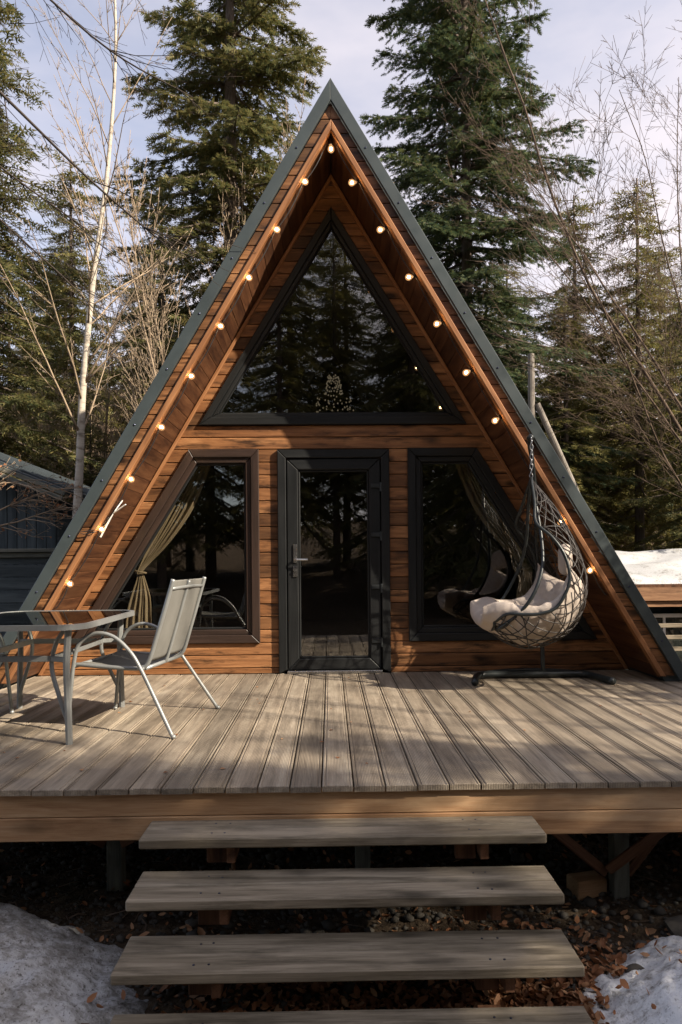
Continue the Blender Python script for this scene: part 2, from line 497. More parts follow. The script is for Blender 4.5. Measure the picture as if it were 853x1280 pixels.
steps = empty('wooden_steps', (0, 2.8, DZ_G), 0, 'four open grey plank steps leading up to the deck', 'steps')
def S(o): o.matrix_parent_inverse = Matrix.Translation((0, -2.8, -DZ_G)); return o
TR = [(3.17, 3.425, -.162), (2.945, 3.225, -.324), (2.725, 3.005, -.496), (2.48, 2.755, -.662)]
for k, (y0, y1, z) in enumerate(TR):
    mb = MB()
    w = .9; cx = .01 + .004 * k
    ym = (y0 + y1) / 2 + (-.005 if k < 2 else .0)
    g = .003 if k < 2 else .0012
    for a, b in ((y0, ym - g), (ym + g, y1)):
        obox(mb, (cx, (a + b) / 2, z - .0225 + random.uniform(-.001, .001)), (1, 0, 0), (0, 1, 0), (0, 0, 1), (w, (b - a) / 2, .0225), .006)
    t = S(mb.build('tread', M['tread'], steps))
    for sx in (-.58, -.52, .57, .63):
        for yy in (y0 + .06, y1 - .07):
            mb = MB(); lathe(mb, (sx + random.uniform(-.01, .01), yy + random.uniform(-.008, .008), z - .0005), (0, 0, 1), [(0, .0055), (.002, .0045)], 8); mb.build('screw', M['screw'], t)
for sx in (-.55, .59):
    mb = MB()
    for k, (y0, y1, z) in enumerate(TR):
        zl = z - .046
        zb = (TR[k + 1][2] if k < 3 else DZ_G - .03)
        box(mb, sx - .065, sx + .03, y0 + .13, y0 + .17, zb + .001, zl, 'z')
        box(mb, sx + .036, sx + .075, y0 + .06, y1 + .05, zl - .09, zl - .002, 'y')
        box(mb, sx - .065, sx + .03, y0 + .172, y1 + .09, zl - .045, zl - .001, 'y')
    S(mb.build('stringer', M['stringer'], steps))

# ------------------------------------------------------------------ the cabin
cabin = empty('a_frame_cabin', (0, YW, DZ_G), 0, 'brown timber A-frame cabin with a dark metal roof and black glazed front', 'cabin')
def K(o): o.matrix_parent_inverse = Matrix.Translation((0, -YW, -DZ_G)); return o
W_IN = .693 + .0
WIN_L = [(-.692, .29), (-.692, 2.088), (-1.337, 2.088), (-2.455, .29)]      # clockwise seen from the front
WIN_R = [(.692, .29), (2.455, .29), (1.337, 2.088), (.692, 2.088)]
TRI = [(-1.245, 2.312), (1.245, 2.312), (0, 4.335)]
DOOR = [(-.52, .0), (.52, .0), (.52, 2.08), (-.52, 2.08)]
rows = [0.0, .055, .175, .29] + [.29 + (2.088 - .29) / 15 * k for k in range(1, 16)] + [2.2, 2.312] + [2.312 + .1175 * k for k in range(1, 21)]
def span(poly, z):
    xs = []
    for i in range(len(poly)):
        (xa, za), (xb, zb) = poly[i], poly[(i + 1) % len(poly)]
        if abs(za - zb) < 1e-9:
            if abs(z - za) < 1e-6: xs += [xa, xb]
            continue
        if min(za, zb) - 1e-6 <= z <= max(za, zb) + 1e-6:
            xs.append(xa + (xb - xa) * (z - za) / (zb - za))
    return (min(xs), max(xs)) if xs else None
mb = MB()
for z0, z1 in zip(rows[:-1], rows[1:]):
    zm = (z0 + z1) / 2
    cuts = []
    for poly in (WIN_L, WIN_R, TRI, DOOR):
        zs = [p[1] for p in poly]
        if min(zs) < zm < max(zs):
            a = span(poly, max(z0, min(zs))); b = span(poly, min(z1, max(zs)))
            if min(z1, max(zs)) < z1: b = ((b[0] + b[1]) / 2,) * 2
            cuts.append((a[0] + .02, b[0] + .02, a[1] - .02, b[1] - .02))
    cuts.sort()
    e0, e1 = xo(z0, ZIN), max(.002, xo(z1, ZIN))
    L = (-e0, -e1)
    ivs = []
    for c in cuts:
        ivs.append((L[0], L[1], c[0], c[1])); L = (c[2], c[3])
    ivs.append((L[0], L[1], e0, e1))
    for a0, a1, b0, b1 in ivs:
        if b0 - a0 < .03: continue
        if b1 - a1 < .004: b1 = a1 + .004
        board(mb, [(a0, YW, z0 + .003), (b0, YW, z0 + .003), (b1, YW, z1 - .003), (a1, YW, z1 - .003)], (0, -1, 0), .022, (1, 0, 0), .005)
K(mb.build('wall_cladding', M['clad'], cabin))

# gable front: short planks, trim, metal verge and soffit on each side
ZP, ZTR = ZT - .11 / SL, ZT - .20 / SL             # plank outer apex, trim outer apex
for s in (-1, 1):
    mb = MB(); z = .05
    while z < ZP - .02:
        z1 = min(z + .1175, ZP)
        a0, a1 = xo(z, ZP), xo(z1, ZP); b0, b1 = max(0, xo(z, ZTR)), max(0, xo(z1, ZTR))
        if a1 < b1 + .004: a1 = b1 + .004
        j = random.uniform(0, .002)
        pts = [(s * b0, YF + .02 - j, z + .003), (s * a0, YF + .02 - j, z + .003), (s * a1, YF + .02 - j, z1 - .003), (s * b1, YF + .02 - j, z1 - .003)]
        if z1 < ZTR or True: board(mb, pts, (0, -1, 0), .028, (1, 0, 0), .0025)
        z = z1
    K(mb.build('gable_cladding', M['clad'], cabin))
    mb = MB()
    board(mb, [(s * xo(.05, ZTR), YF - .012, .05), (0, YF - .012, ZTR), (0, YF - .012, ZIN), (s * xo(.05, ZIN), YF - .012, .05)], (0, -1, 0), .06, (s * -SL, 0, 1), .006)
    K(mb.build('gable_trim', M['trim'], cabin))
    mb = MB()
    board(mb, [(s * xo(.02, ZT), YF - .02, .02), (0, YF - .02, ZT), (0, YF - .02, ZP + .004), (s * xo(.02, ZP + .004), YF - .02, .02)], (0, -1, 0), .03, (s * -SL, 0, 1), .004)
    # return lip of the flashing
    nrm = V((s, 0, SL)).normalized()
    vg = K(mb.build('verge_flashing', M['verge'], cabin))
    z = .35
    while z < ZT - .2:
        x = xo(z, ZT - .06 / SL)
        mb = MB(); lathe(mb, (s * x, YF - .02, z), (0, -1, 0), [(0, .008), (.004, .008), (.006, .005)], 8)
        mb.build('screw', M['screw'], vg)
        z += .46
    # roof slab behind the flashing
    mb = MB()
    def rp(zt, z): return (s * SL * (zt - z), z)
    t_out, t_in = ZT - .012, ZIN + .06
    prof = [(s * xo(-.02, t_out), -.02), (0, t_out), (0, t_in), (s * xo(-.02, t_in), -.02)]
    vs = [(x, y, zz) for y in (YF + .052, 12.6) for x, zz in prof]
    mb.add(vs, [(0, 1, 2, 3), (7, 6, 5, 4), (0, 4, 5, 1), (1, 5, 6, 2), (2, 6, 7, 3), (3, 7, 4, 0)])
    K(mb.build('roof', M['roof'], cabin))
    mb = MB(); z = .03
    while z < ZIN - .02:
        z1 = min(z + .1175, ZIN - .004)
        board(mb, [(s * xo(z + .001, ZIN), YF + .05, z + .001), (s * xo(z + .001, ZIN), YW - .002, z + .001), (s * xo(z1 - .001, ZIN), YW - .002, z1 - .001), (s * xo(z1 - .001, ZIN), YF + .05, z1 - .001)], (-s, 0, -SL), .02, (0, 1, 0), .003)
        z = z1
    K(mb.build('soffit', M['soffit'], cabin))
    mb = MB()
    board(mb, [(s * xo(.01, ZIN - .012), YW - .03, .01), (0, YW - .03, ZIN - .012), (0, YW - .03, ZIN - .072), (s * xo(.01, ZIN - .072), YW - .03, .01)], (0, -1, 0), .028, (s * -SL, 0, 1), .005)
    K(mb.build('corner_bead', M['trim'], cabin))

# inside: floor, back wall
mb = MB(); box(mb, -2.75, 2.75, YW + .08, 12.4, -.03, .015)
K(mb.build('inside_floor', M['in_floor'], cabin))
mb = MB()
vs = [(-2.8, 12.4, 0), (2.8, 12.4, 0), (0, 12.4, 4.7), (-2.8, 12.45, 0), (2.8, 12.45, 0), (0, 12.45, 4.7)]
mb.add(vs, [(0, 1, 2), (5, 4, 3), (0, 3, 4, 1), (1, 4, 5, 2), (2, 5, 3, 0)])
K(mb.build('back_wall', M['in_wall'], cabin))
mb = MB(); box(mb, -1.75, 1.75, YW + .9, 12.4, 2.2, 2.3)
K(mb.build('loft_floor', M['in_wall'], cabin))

def ring(mb, outer, ins, y, thick, ch=.004, skip=()):
    inner = inset(outer, ins)
    n = len(outer)
    for i in range(n):
        if i in skip: continue
        j = (i + 1) % n
        a, b, c, d = outer[i], outer[j], inner[j], inner[i]
        board(mb, [(p[0], y, p[1]) for p in (a, b, c, d)], (0, -1, 0), thick, (b[0] - a[0], 0, b[1] - a[1]), ch)
    return inner
def window(poly, cas, lbl, m1, m2, sw=.052, bw=.022):
    if sum(poly[i][0] * poly[(i + 1) % len(poly)][1] - poly[(i + 1) % len(poly)][0] * poly[i][1] for i in range(len(poly))) < 0:
        poly = poly[::-1]
    mb = MB(); p1 = ring(mb, poly, cas, YW - .035, .05, .006)
    w = K(mb.build('window', m1, cabin)); w['label'] = lbl
    mb = MB(); p2 = ring(mb, inset(poly, cas - .002 if not isinstance(cas, list) else [c - .002 for c in cas]), sw, YW - .012, .07, .006)
    mb.build('sash', m2, w)
    mb = MB(); p3 = ring(mb, inset(p2, -.002), bw, YW + .012, .03, .006)
    mb.build('glazing_bead', M['pvc_dark'], w)
    mb = MB()
    q = inset(p3, -.01)
    k = len(q)
    vs = [(x, YW + .024, z) for x, z in q] + [(x, YW + .030, z) for x, z in q]
    mb.add(vs, [tuple(range(k))[::-1], tuple(range(k, 2 * k))] + [(i, (i + 1) % k, k + (i + 1) % k, k + i) for i in range(k)])
    mb.build('pane', M['glass'], w)
    return w
window(WIN_L, .075, 'slanted brown window left of the door with a tied gold curtain behind it', M['pvc_brown'], M['pvc_brown'])
window(WIN_R, .075, 'slanted dark window right of the door behind the egg chair', M['pvc_dark'], M['pvc_dark'])
window(TRI, [.075, .062, .062], 'large triangular window in the gable above the door', M['pvc_dark'], M['pvc_dark'], .036, .014)

mb = MB(); ring(mb, DOOR, [.04, .078, .078, .078], YW - .04, .06, .006, skip=(0,))
dr = K(mb.build('door_frame', M['pvc_dark'], cabin))
mb = MB()
LEAF = [(-.436, .034), (.436, .034), (.436, 1.998), (-.436, 1.998)]
p = ring(mb, LEAF, .105, YW - .022, .07, .008)
door = K(mb.build('door', M['pvc_dark'], cabin)); door['label'] = 'dark glazed door with a steel lever handle'
mb = MB(); p = ring(mb, inset(p, -.002), .022, YW - .006, .04, .008); mb.build('glazing_bead', M['pvc_dark'], door)
mb = MB(); q = inset(p, -.01)
vs = [(x, YW + .006, z) for x, z in q] + [(x, YW + .012, z) for x, z in q]
mb.add(vs, [(3, 2, 1, 0), (4, 5, 6, 7)] + [(i, (i + 1) % 4, 4 + (i + 1) % 4, 4 + i) for i in range(4)])
mb.build('pane', M['glass'], door)
mb = MB()
box(mb, -.378, -.345, YW - .034, YW - .0225, 1.03, 1.20, 'z')
box(mb, -.382, -.342, YW - .034, YW - .0225, .90, 1.0, 'z')
tube(mb, [(-.362, YW - .03, 1.06), (-.362, YW - .075, 1.06), (-.345, YW - .085, 1.06), (-.245, YW - .085, 1.058)], .010, 8)
lathe(mb, (-.362, YW - .034, .955), (0, -1, 0), [(0, .012), (.012, .012)], 10)
mb.build('handle', M['steel'], door)
for z in (1.74, 1.285, .80, .30):
    mb = MB()
    box(mb, .345, .432, YW - .036, YW - .0235, z - .02, z + .02)
    tube(mb, [(.438, YW - .036, z - .055), (.438, YW - .036, z + .03)], .011, 8)
    mb.build('hinge', M['hinge'], door)
mb = MB(); box(mb, -.44, .44, YW - .06, YW + .03, .001, .03); K(mb.build('threshold', M['steel'], cabin))

# ------------------------------------------------------------------ curtains (hang inside)
def curtain(s):
    prof = [(2.02, -1.36, -1.17), (1.80, -1.47, -1.25), (1.52, -1.63, -1.38), (1.22, -1.78, -1.60), (.98, -1.885, -1.83), (.93, -1.893, -1.838),
            (.86, -1.91, -1.815), (.70, -1.97, -1.77), (.5, -2.02, -1.76), (.12, -2.05, -1.75)]
    P = spline(prof, 60)
    nu = 90
    vs, fs = [], []
    for i, (z, a, b) in enumerate(P):
        w = b - a
        amp = .018 + .10 * w
        for j in range(nu + 1):
            u = j / nu
            x = a + w * u
            y = YW + .26 + amp * .34 * math.sin((u + .06 * math.sin(u * 9 + z)) * 2 * math.pi * 5.5 + .9 * math.sin(z * 3)) + amp * .20 * math.sin(u * 29 + z * 2.7) + amp * .12 * math.sin(u * 61 - z * 4)
            vs.append((s * x * -1 if s > 0 else x, y, z))
    for i in range(len(P) - 1):
        for j in range(nu):
            k = i * (nu + 1) + j
            fs.append((k, k + 1, k + nu + 2, k + nu + 1))
    cx = 1.6 * s
    o = empty('curtain', (cx, YW + .26, .12))
    mb = MB(); mb.add(vs, fs)
    d = mb.build('drape', M['curtain'], o, smooth=True); d.location = (-cx, -YW - .26, -.12)
    sd = d.modifiers.new('thickness', 'SOLIDIFY'); sd.thickness = .003
    mb = MB()
    pts = [(s * 1.865 + .052 * math.cos(a), YW + .26 + .04 * math.sin(a), .955 + .012 * math.cos(a) * s) for a in np.linspace(0, 2 * math.pi, 20, endpoint=False)]
    tube(mb, pts, .009, 8, True)
    tube(mb, [(s * 1.90, YW + .28, .955), (s * 2.06, YW + .3, .98)], .006, 6)
    b = mb.build('tieback', M['curtain'], o); b.location = (-cx, -YW - .26, -.12)
    return o
tag(curtain(-1), 'gold curtain tied back behind the left window pane', 'curtain', 'tied curtains inside the cabin')
tag(curtain(1), 'dim curtain tied back behind the right window pane near the egg chair', 'curtain', 'tied curtains inside the cabin')

chd = empty('chandelier', (.02, YW + 1.35, 2.72), 0, 'tiered glowing bead chandelier seen low behind the triangular gable window', 'chandelier')
mb = MB(); tube(mb, [(0, 0, .42), (0, 0, 1.25)], .006, 6); mb.build('cord', M['socket'], chd)
rc = random.Random(6)
for nm, z0, z1, r0, r1 in (('upper_tier', .19, .38, .10, .06), ('lower_tier', .0, .12, .21, .185)):
    mb = MB()
    for a in np.linspace(0, 2 * math.pi, 20, endpoint=False):
        for q in np.linspace(0, 1, 6 if z1 > .2 else 4):
            if rc.random() < .38: continue
            q = min(1, max(0, q + rc.uniform(-.1, .1))); r = (r0 + (r1 - r0) * q) * rc.uniform(.9, 1.05); zz = z0 + (z1 - z0) * q
            lathe(mb, (r * math.cos(a + q), r * math.sin(a + q), zz + rc.uniform(-.008, .008)), (0, 0, 1), [(-.010, .003), (0, .009), (.010, .003)], 6)
    b = mb.build(nm, M['bead'], chd); b['kind'] = 'stuff'

# ------------------------------------------------------------------ bulbs along the gable
def make_lamp():
    o = empty('bulb_lamp')
    mb = MB(); lathe(mb, (0, 0, 0), (0, 0, 1), [(-.012, .010), (0, .019), (.045, .019), (.05, .015)], 12)
    mb.build('socket', M['socket'], o, smooth=False)
    mb = MB(); lathe(mb, (0, 0, .05), (0, 0, 1), [(0, .013), (.012, .015), (.03, .025), (.048, .031), (.064, .030), (.077, .022), (.084, .008)], 14)
    g = mb.build('glass_bulb', M['bulb'], o, smooth=True)
    mb = MB(); lathe(mb, (0, 0, .083), (0, 0, 1), [(0, .004), (.006, .011), (.016, .014), (.027, .011), (.034, .004)], 8)
    mb.build('filament', M['filament'], g, smooth=True)
    return o
lamp0 = make_lamp()
zl = [4.22, 3.82, 3.42, 3.016, 2.60, 2.176, 1.745, 1.33, .879]
zr = [4.225, 3.83, 3.43, 3.036, 2.626, 2.22, 1.36, .95]
ordn = ['uppermost', 'second', 'third', 'fourth', 'fifth', 'sixth', 'seventh', 'eighth', 'ninth']
first = True
def put_lamp(loc, d, label):
    global first
    o = lamp0 if first else copy_tree(lamp0)
    first = False
    o.location = V(loc) - V(d).normalized() * .08; o.scale = (.88,) * 3
    o.rotation_mode = 'QUATERNION'; o.rotation_quaternion = V(d).to_track_quat('Z', 'Y')
    tag(o, label, 'light bulb', 'bulbs along the gable')
put_lamp((0.0, YF + .06, 4.53), (.05, -.35, -1), 'lit bulb hanging at the very apex of the gable')
for k, z in enumerate(zl):
    extra = {7: ', beside the white forked bracket', 8: ', lowest on that side'}.get(k, '')
    put_lamp((-(xo(z, ZIN) - .03), YF + .0, z), (1, -.35 - .1 * random.random(), -.45 - .2 * random.random()), f'{ordn[k]} lit bulb down the left slope of the gable{extra}')
for k, z in enumerate(zr):
    extra = {6: ', right of the egg chair top', 7: ', lowest on that side'}.get(k, '')
    put_lamp((xo(z, ZIN) - (.075 if k < 6 else .035), YF + .03, z), (-.75, -.62, -.3 - .2 * random.random()), f'{ordn[k]} lit bulb down the right slope of the gable{extra}')
for s, zs in ((-1, zl), (1, zr)):
    pts = []
    zz = [4.56] + zs + [zs[-1] - .25]
    for a, b in zip(zz[:-1], zz[1:]):
        for u in np.linspace(0, 1, 7)[:-1]:
            z = a + (b - a) * u
            sag = .025 * math.sin(math.pi * u)
            pts.append((s * (xo(z, ZIN) - .012 - sag * .6), YF + .055, z - sag * .5))
    mb = MB(); tube(mb, pts, .0045, 6)
    if s < 0:
        z = 1.32
        tube(mb, [(-xo(z, ZIN) + .01, YF + .04, z), (-xo(z, ZIN) - .02, YF - .03, z - .02), (-xo(z, ZIN) - .10, YF - .022, z - .035), (-xo(z, ZIN) - .15, YF - .012, z - .015),
                  (-xo(z, ZIN) - .09, YF - .02, z - .012), (-xo(z, ZIN) - .01, YF - .022, z + .0)], .004, 6)
    o = mb.build('light_cable', M['socket'], None)
    o.name = 'light_cable'
    tag(o, 'thin black cable feeding the bulbs on the %s slope of the gable' % ('left' if s < 0 else 'right'), 'cable', 'bulb cables')

br = empty('forked_bracket', (-1.965, YF + .10, 1.277), 0, 'white forked rod with a small plate fixed on the left soffit', 'bracket')
def B3(p): return V(p) - V((-1.965, YF + .10, 1.277))
mb = MB(); bar(mb, B3((-1.975, YF + .09, 1.262)), B3((-1.863, YF + .08, 1.468)), .018, .012); mb.build('rod', M['white'], br)
for q in ((-1.747, YF + .05, 1.536), (-1.795, YF + .12, 1.575)):
    mb = MB(); bar(mb, B3((-1.866, YF + .08, 1.462)), B3(q), .014, .010); mb.build('prong', M['white'], br)
mb = MB(); obox(mb, B3((-1.935, YF + .11, 1.40)), (.5, 0, .86), (-.86, 0, .5), (0, 1, 0), (.045, .028, .008)); mb.build('plate', M['white'], br)

# ------------------------------------------------------------------ patio table
tb = empty('patio_table', (-1.93, 4.73, 0), 0, 'silver patio table with a smoked glass top at the left deck edge', 'table')
def rrect(hx, hy, r, n=8):
    out = []
    for cx, cy, a0 in ((hx - r, hy - r, 0), (-hx + r, hy - r, 90), (-hx + r, -hy + r, 180), (hx - r, -hy + r, 270)):
        for k in range(n + 1):
            a = R(a0 + 90 * k / n); out.append((cx + r * math.cos(a), cy + r * math.sin(a)))
    return out
mb = MB()
o_, i_ = rrect(.48, .63, .17), rrect(.455, .605, .15)
n = len(o_)
vs = [(x, y, .70) for x, y in o_] + [(x, y, .668) for x, y in o_] + [(x, y, .70) for x, y in i_] + [(x, y, .668) for x, y in i_]
fs = []
for i in range(n):
    j = (i + 1) % n
    fs += [(i, j, n + j, n + i), (i, 2 * n + i, 2 * n + j, j), (2 * n + i, 3 * n + i, 3 * n + j, 2 * n + j), (n + i, n + j, 3 * n + j, 3 * n + i)]
mb.add(vs, fs); mb.build('rim', M['silver'], tb)
mb = MB()
vs = [(x, y, .697) for x, y in rrect(.456, .606, .15)] + [(x, y, .691) for x, y in rrect(.456, .606, .15)]
mb.add(vs, [tuple(range(n)), tuple(range(n, 2 * n))[::-1]] + [(i, (i + 1) % n, n + (i + 1) % n, n + i) for i in range(n)])
mb.build('table_top', M['table_glass'], tb)
for sx in (-1, 1):
    for sy in (-1, 1):
        mb = MB()
        X, Y = sx * .37, sy * .53
        c = spline([(X, Y, 0), (X - sx * .005, Y, .22), (X - sx * .012, Y, .46), (X - sx * .0, Y, .667)], 14)
        tube(mb, c, [.021] * 14, 8)
        c = spline([(X - sx * .01, Y - sy * .01, .12), (X - sx * .07, Y - sy * .04, .27), (X - sx * .125, Y - sy * .07, .44), (X - sx * .09, Y - sy * .05, .58), (X - sx * .03, Y - sy * .03, .667)], 18)
        tube(mb, c, .013, 8)
        mb.build('leg', M['silver'], tb)
mb = MB()
P = [(-.25, -.47), (.25, -.47), (.25, .47), (-.25, .47)]
for a, b in zip(P, P[1:] + P[:1]): bar(mb, (a[0], a[1], .49), (b[0], b[1], .49), .022, .035)
for x, y in P: bar(mb, (x, y, .489), (x + .10 * (1 if x > 0 else -1), y + .05 * (1 if y > 0 else -1), .489), .02, .03)
mb.build('stretcher', M['silver'], tb)

# ------------------------------------------------------------------ patio chairs
def make_chair():
    o = empty('patio_chair')
    tag(o, 'silver tubular patio chair with grey sling seat pulled up right of the table', 'chair', 'sling chairs around the patio table')
    for s in (-1, 1):
        c = spline([(0, s * .43, 0), (.12, s * .385, .20), (.235, s * .345, .39), (.31, s * .335, .50), (.42, s * .33, .592), (.54, s * .33, .612), (.645, s * .33, .55), (.685, s * .33, .42), (.705, s * .33, .25), (.73, s * .335, 0)], 60)
        mb = MB(); tube(mb, c, .0125, 10)
        for q in (c[0], c[-1]): lathe(mb, (q[0], q[1], 0), (0, 0, 1), [(0, .0145), (.02, .0138)], 10)
        mb.build('leg', M['silver'], o, smooth=True)
        c = spline([(.045, s * .295, .945), (.07, s * .295, .86), (.15, s * .30, .60), (.205, s * .305, .435), (.25, s * .308, .40), (.33, s * .31, .395), (.52, s * .31, .405), (.665, s * .31, .415), (.70, s * .305, .405)], 44)
        mb = MB(); tube(mb, c, .0135, 10)
        tube(mb, [(.235, s * .308, .40), (.235, s * .347, .39)], .011, 8); tube(mb, [(.68, s * .308, .41), (.688, s * .332, .41)], .011, 8)
        mb.build('side_rail', M['silver'], o, smooth=True)
    mb = MB()
    tube(mb, [(.065, -.295, .885), (.055, -.15, .89), (.052, 0, .892), (.055, .15, .89), (.065, .295, .885)], .011, 8)
    mb.build('crossbar', M['silver'], o, smooth=True)
    mb = MB(); tube(mb, [(.69, -.305, .405), (.69, .305, .405)], .0125, 8); mb.build('crossbar', M['silver'], o, smooth=True)
    mb = MB(); tube(mb, [(.225, -.305, .395), (.225, .305, .395)], .0125, 8)
    mb.build('crossbar', M['silver'], o, smooth=True)
    mb = MB(); tube(mb, spline([(.05, 0, .93), (.072, 0, .86), (.15, 0, .60), (.205, 0, .425), (.225, 0, .395)], 20), .012, 8)
    mb.build('centre_rail', M['silver'], o, smooth=True)
    for k, (v0, v1) in enumerate(((-.285, -.014), (.014, .285))):
        c = spline([(.058, .938), (.078, .86), (.156, .60), (.212, .435)], 22)
        vs, fs = [], []
        for u, w in c:
            for j in range(7):
                q = j / 6; vs.append((u - .012 * math.sin(math.pi * q), v0 + (v1 - v0) * q, w))
        for i in range(len(c) - 1):
            for j in range(6): fs.append((i * 7 + j, i * 7 + j + 1, i * 7 + j + 8, i * 7 + j + 7))
        mb = MB(); mb.add(vs, fs); b = mb.build('backrest', M['sling'], o, smooth=True)
        m = b.modifiers.new('thickness', 'SOLIDIFY'); m.thickness = .004
    c = spline([(.235, .415), (.33, .402), (.52, .408), (.665, .424), (.705, .412), (.715, .395)], 24)
    vs, fs = [], []
    for u, w in c:
        for j in range(15):
            q = j / 14; vs.append((u, -.30 + .60 * q, w - .022 * math.sin(math.pi * q) + .004 * math.sin(q * 25) * (u > .6)))
    for i in range(len(c) - 1):
        for j in range(14): fs.append((i * 15 + j, i * 15 + j + 1, i * 15 + j + 16, i * 15 + j + 15))
    mb = MB(); mb.add(vs, fs); b = mb.build('seat', M['sling'], o, smooth=True)
    m = b.modifiers.new('thickness', 'SOLIDIFY'); m.thickness = .005
    return o
ch = make_chair(); ch.location = (-.915, 4.735, 0); ch.rotation_euler.z = R(171)
c2 = copy_tree(ch); c2.location = (-3.02, 4.78, 0); c2.rotation_euler.z = R(-3)
c2['label'] = 'patio chair at the left end of the table, mostly cut off by the photo edge'

# ------------------------------------------------------------------ hanging egg chair on its stand
ST = V((1.78, 6.2, 0))
st = empty('swing_stand', ST, 0, 'black tubular floor stand carrying the egg chair beside the right window', 'stand')
mb = MB()
c = spline([(1.15, 5.93, .032), (1.19, 6.10, .034), (1.25, 6.26, .035), (1.36, 6.30, .035), (1.75, 6.30, .035), (2.10, 6.30, .035), (2.20, 6.26, .035), (2.25, 6.10, .034), (2.29, 5.91, .032)], 50)
tube(mb, [V(p) - ST for p in c], .030, 12)
c = spline([(1.25, 6.31, .03), (1.45, 6.50, .03), (1.75, 6.58, .03), (2.05, 6.50, .03), (2.22, 6.31, .03)], 26)
tube(mb, [V(p) - ST for p in c], .018, 10)
bs = mb.build('base', M['black_steel'], st, smooth=True)
mb = MB()
c = spline([(1.83, 6.31, .03), (1.82, 6.33, .5), (1.77, 6.26, 1.0), (1.71, 6.08, 1.5), (1.64, 5.93, 1.86), (1.61, 5.885, 1.97), (1.605, 5.86, 2.025)], 36)
tube(mb, [V(p) - ST for p in c], [.019] * 36, 10)
mb.build('pole', M['black_steel'], st, smooth=True)
mb = MB(); HK = V((1.60, 5.84, 2.035))
lathe(mb, HK - ST, (0, -1, 0), [(-.03, .026), (.01, .030), (.025, .026), (.034, .014)], 12)
mb.build('end_cap', M['black_steel'], st, smooth=True)

YC = 5.82
eg = empty('hanging_egg_chair', (1.62, YC, .33), 0, 'dark wicker egg chair hanging by a chain from the black stand', 'hanging chair')
EO = V((1.62, YC, .33))
Bc = [(1.60, 1.70), (1.69, 1.58), (1.80, 1.43), (1.93, 1.16), (2.0, .92), (1.99, .72), (1.92, .53), (1.77, .39), (1.56, .325), (1.38, .37), (1.24, .48)]
Ec = [(1.60, 1.70, .0), (1.575, 1.50, .18), (1.55, 1.33, .30), (1.65, 1.215, .37), (1.735, 1.07, .41), (1.76, .885, .44), (1.67, .70, .45), (1.55, .64, .44), (1.42, .63, .41), (1.31, .63, .35), (1.23, .56, .26)]
NB = 101
Bs, Es = spline(Bc, NB), spline(Ec, NB)
def shell(t, th, k=1.0):
    f = max(0, min(1, t)) * (NB - 1); i = min(int(f), NB - 2); u = f - i
    b = Bs[i] * (1 - u) + Bs[i + 1] * u; e = Es[i] * (1 - u) + Es[i + 1] * u
    c = math.cos(th) ** .85 if abs(th) < math.pi / 2 else 0
    x = e[0] + (b[0] - e[0]) * c * k; z = e[1] + (b[1] - e[1]) * c * k
    return V((x, YC + e[2] * math.sin(th) * k, z))
# rim: bent steel rails on both sides
for s in (-1, 1):
    mb = MB()
    tube(mb, [shell(t, s * math.pi / 2) - EO for t in np.linspace(0, 1, 60)], .013, 8)
    mb.build('rim', M['black_steel'], eg, smooth=True)
    mb = MB()
    c = spline([(1.60, YC, 1.71), (1.605, YC + s * .10, 1.50), (1.615, YC + s * .22, 1.20), (1.585, YC + s * .33, .98), (1.50, YC + s * .39, .78), (1.39, YC + s * .36, .63), (1.25, YC + s * .26, .50)], 40)
    tube(mb, [V(p) - EO for p in c], .014, 8)
    mb.build('side_rail', M['black_steel'], eg, smooth=True)
mb = MB()
tube(mb, [shell(1, th) - EO for th in np.linspace(-math.pi / 2, math.pi / 2, 24)], .012, 8)
mb.build('front_lip', M['black_steel'], eg, smooth=True)
mb = MB()
H = math.pi / 2
rr = random.Random(3)
for dirn in (-1, 1):
    for k in range(-10, 17):
        pts = []
        ph = k / 9.5 + rr.uniform(-.025, .025)
        for q in np.linspace(0, 1, 46):
            t = q
            th = dirn * (-H + (ph + q * 1.5 - .75) * math.pi)
            if -H <= th <= H: pts.append(shell(t, th) - EO)
            elif len(pts) > 3: tube(mb, pts, .0047, 5); pts = []
            else: pts = []
        if len(pts) > 3: tube(mb, pts, .0047, 5)
for t in (.12, .24, .36, .5, .66, .82):
    tube(mb, [shell(t + .006 * math.sin(th * 5), th) - EO for th in np.linspace(-H, H, 30)], .005, 5)
for th in (-.9, 0, .9):
    tube(mb, [shell(t, th + .05 * math.sin(t * 20)) - EO for t in np.linspace(.02, 1, 50)], .006, 5)
mb.build('wicker', M['rattan'], eg, smooth=True)
mb = MB()
top, bot = V((1.60, 5.80, 2.012)), V((1.60, YC, 1.70))
tube(mb, [p - EO for p in (HK + V((0, -.03, 0)), HK + V((0, -.035, -.02)))], .008, 6)
nl = 8
for k in range(nl):
    c = top.lerp(bot, (k + .5) / nl)
    L = (top - bot).length / nl * .62
    a = []
    for j in range(14):
        an = 2 * math.pi * j / 14
        d = V((1, 0, 0)) if k % 2 else V((0, 1, 0))
        a.append(c - EO + d * .012 * math.cos(an) + V((0, 0, 1)) * L * math.sin(an))
    tube(mb, a, .0042, 6, True)
mb.build('chain', M['chain'], eg, smooth=True)

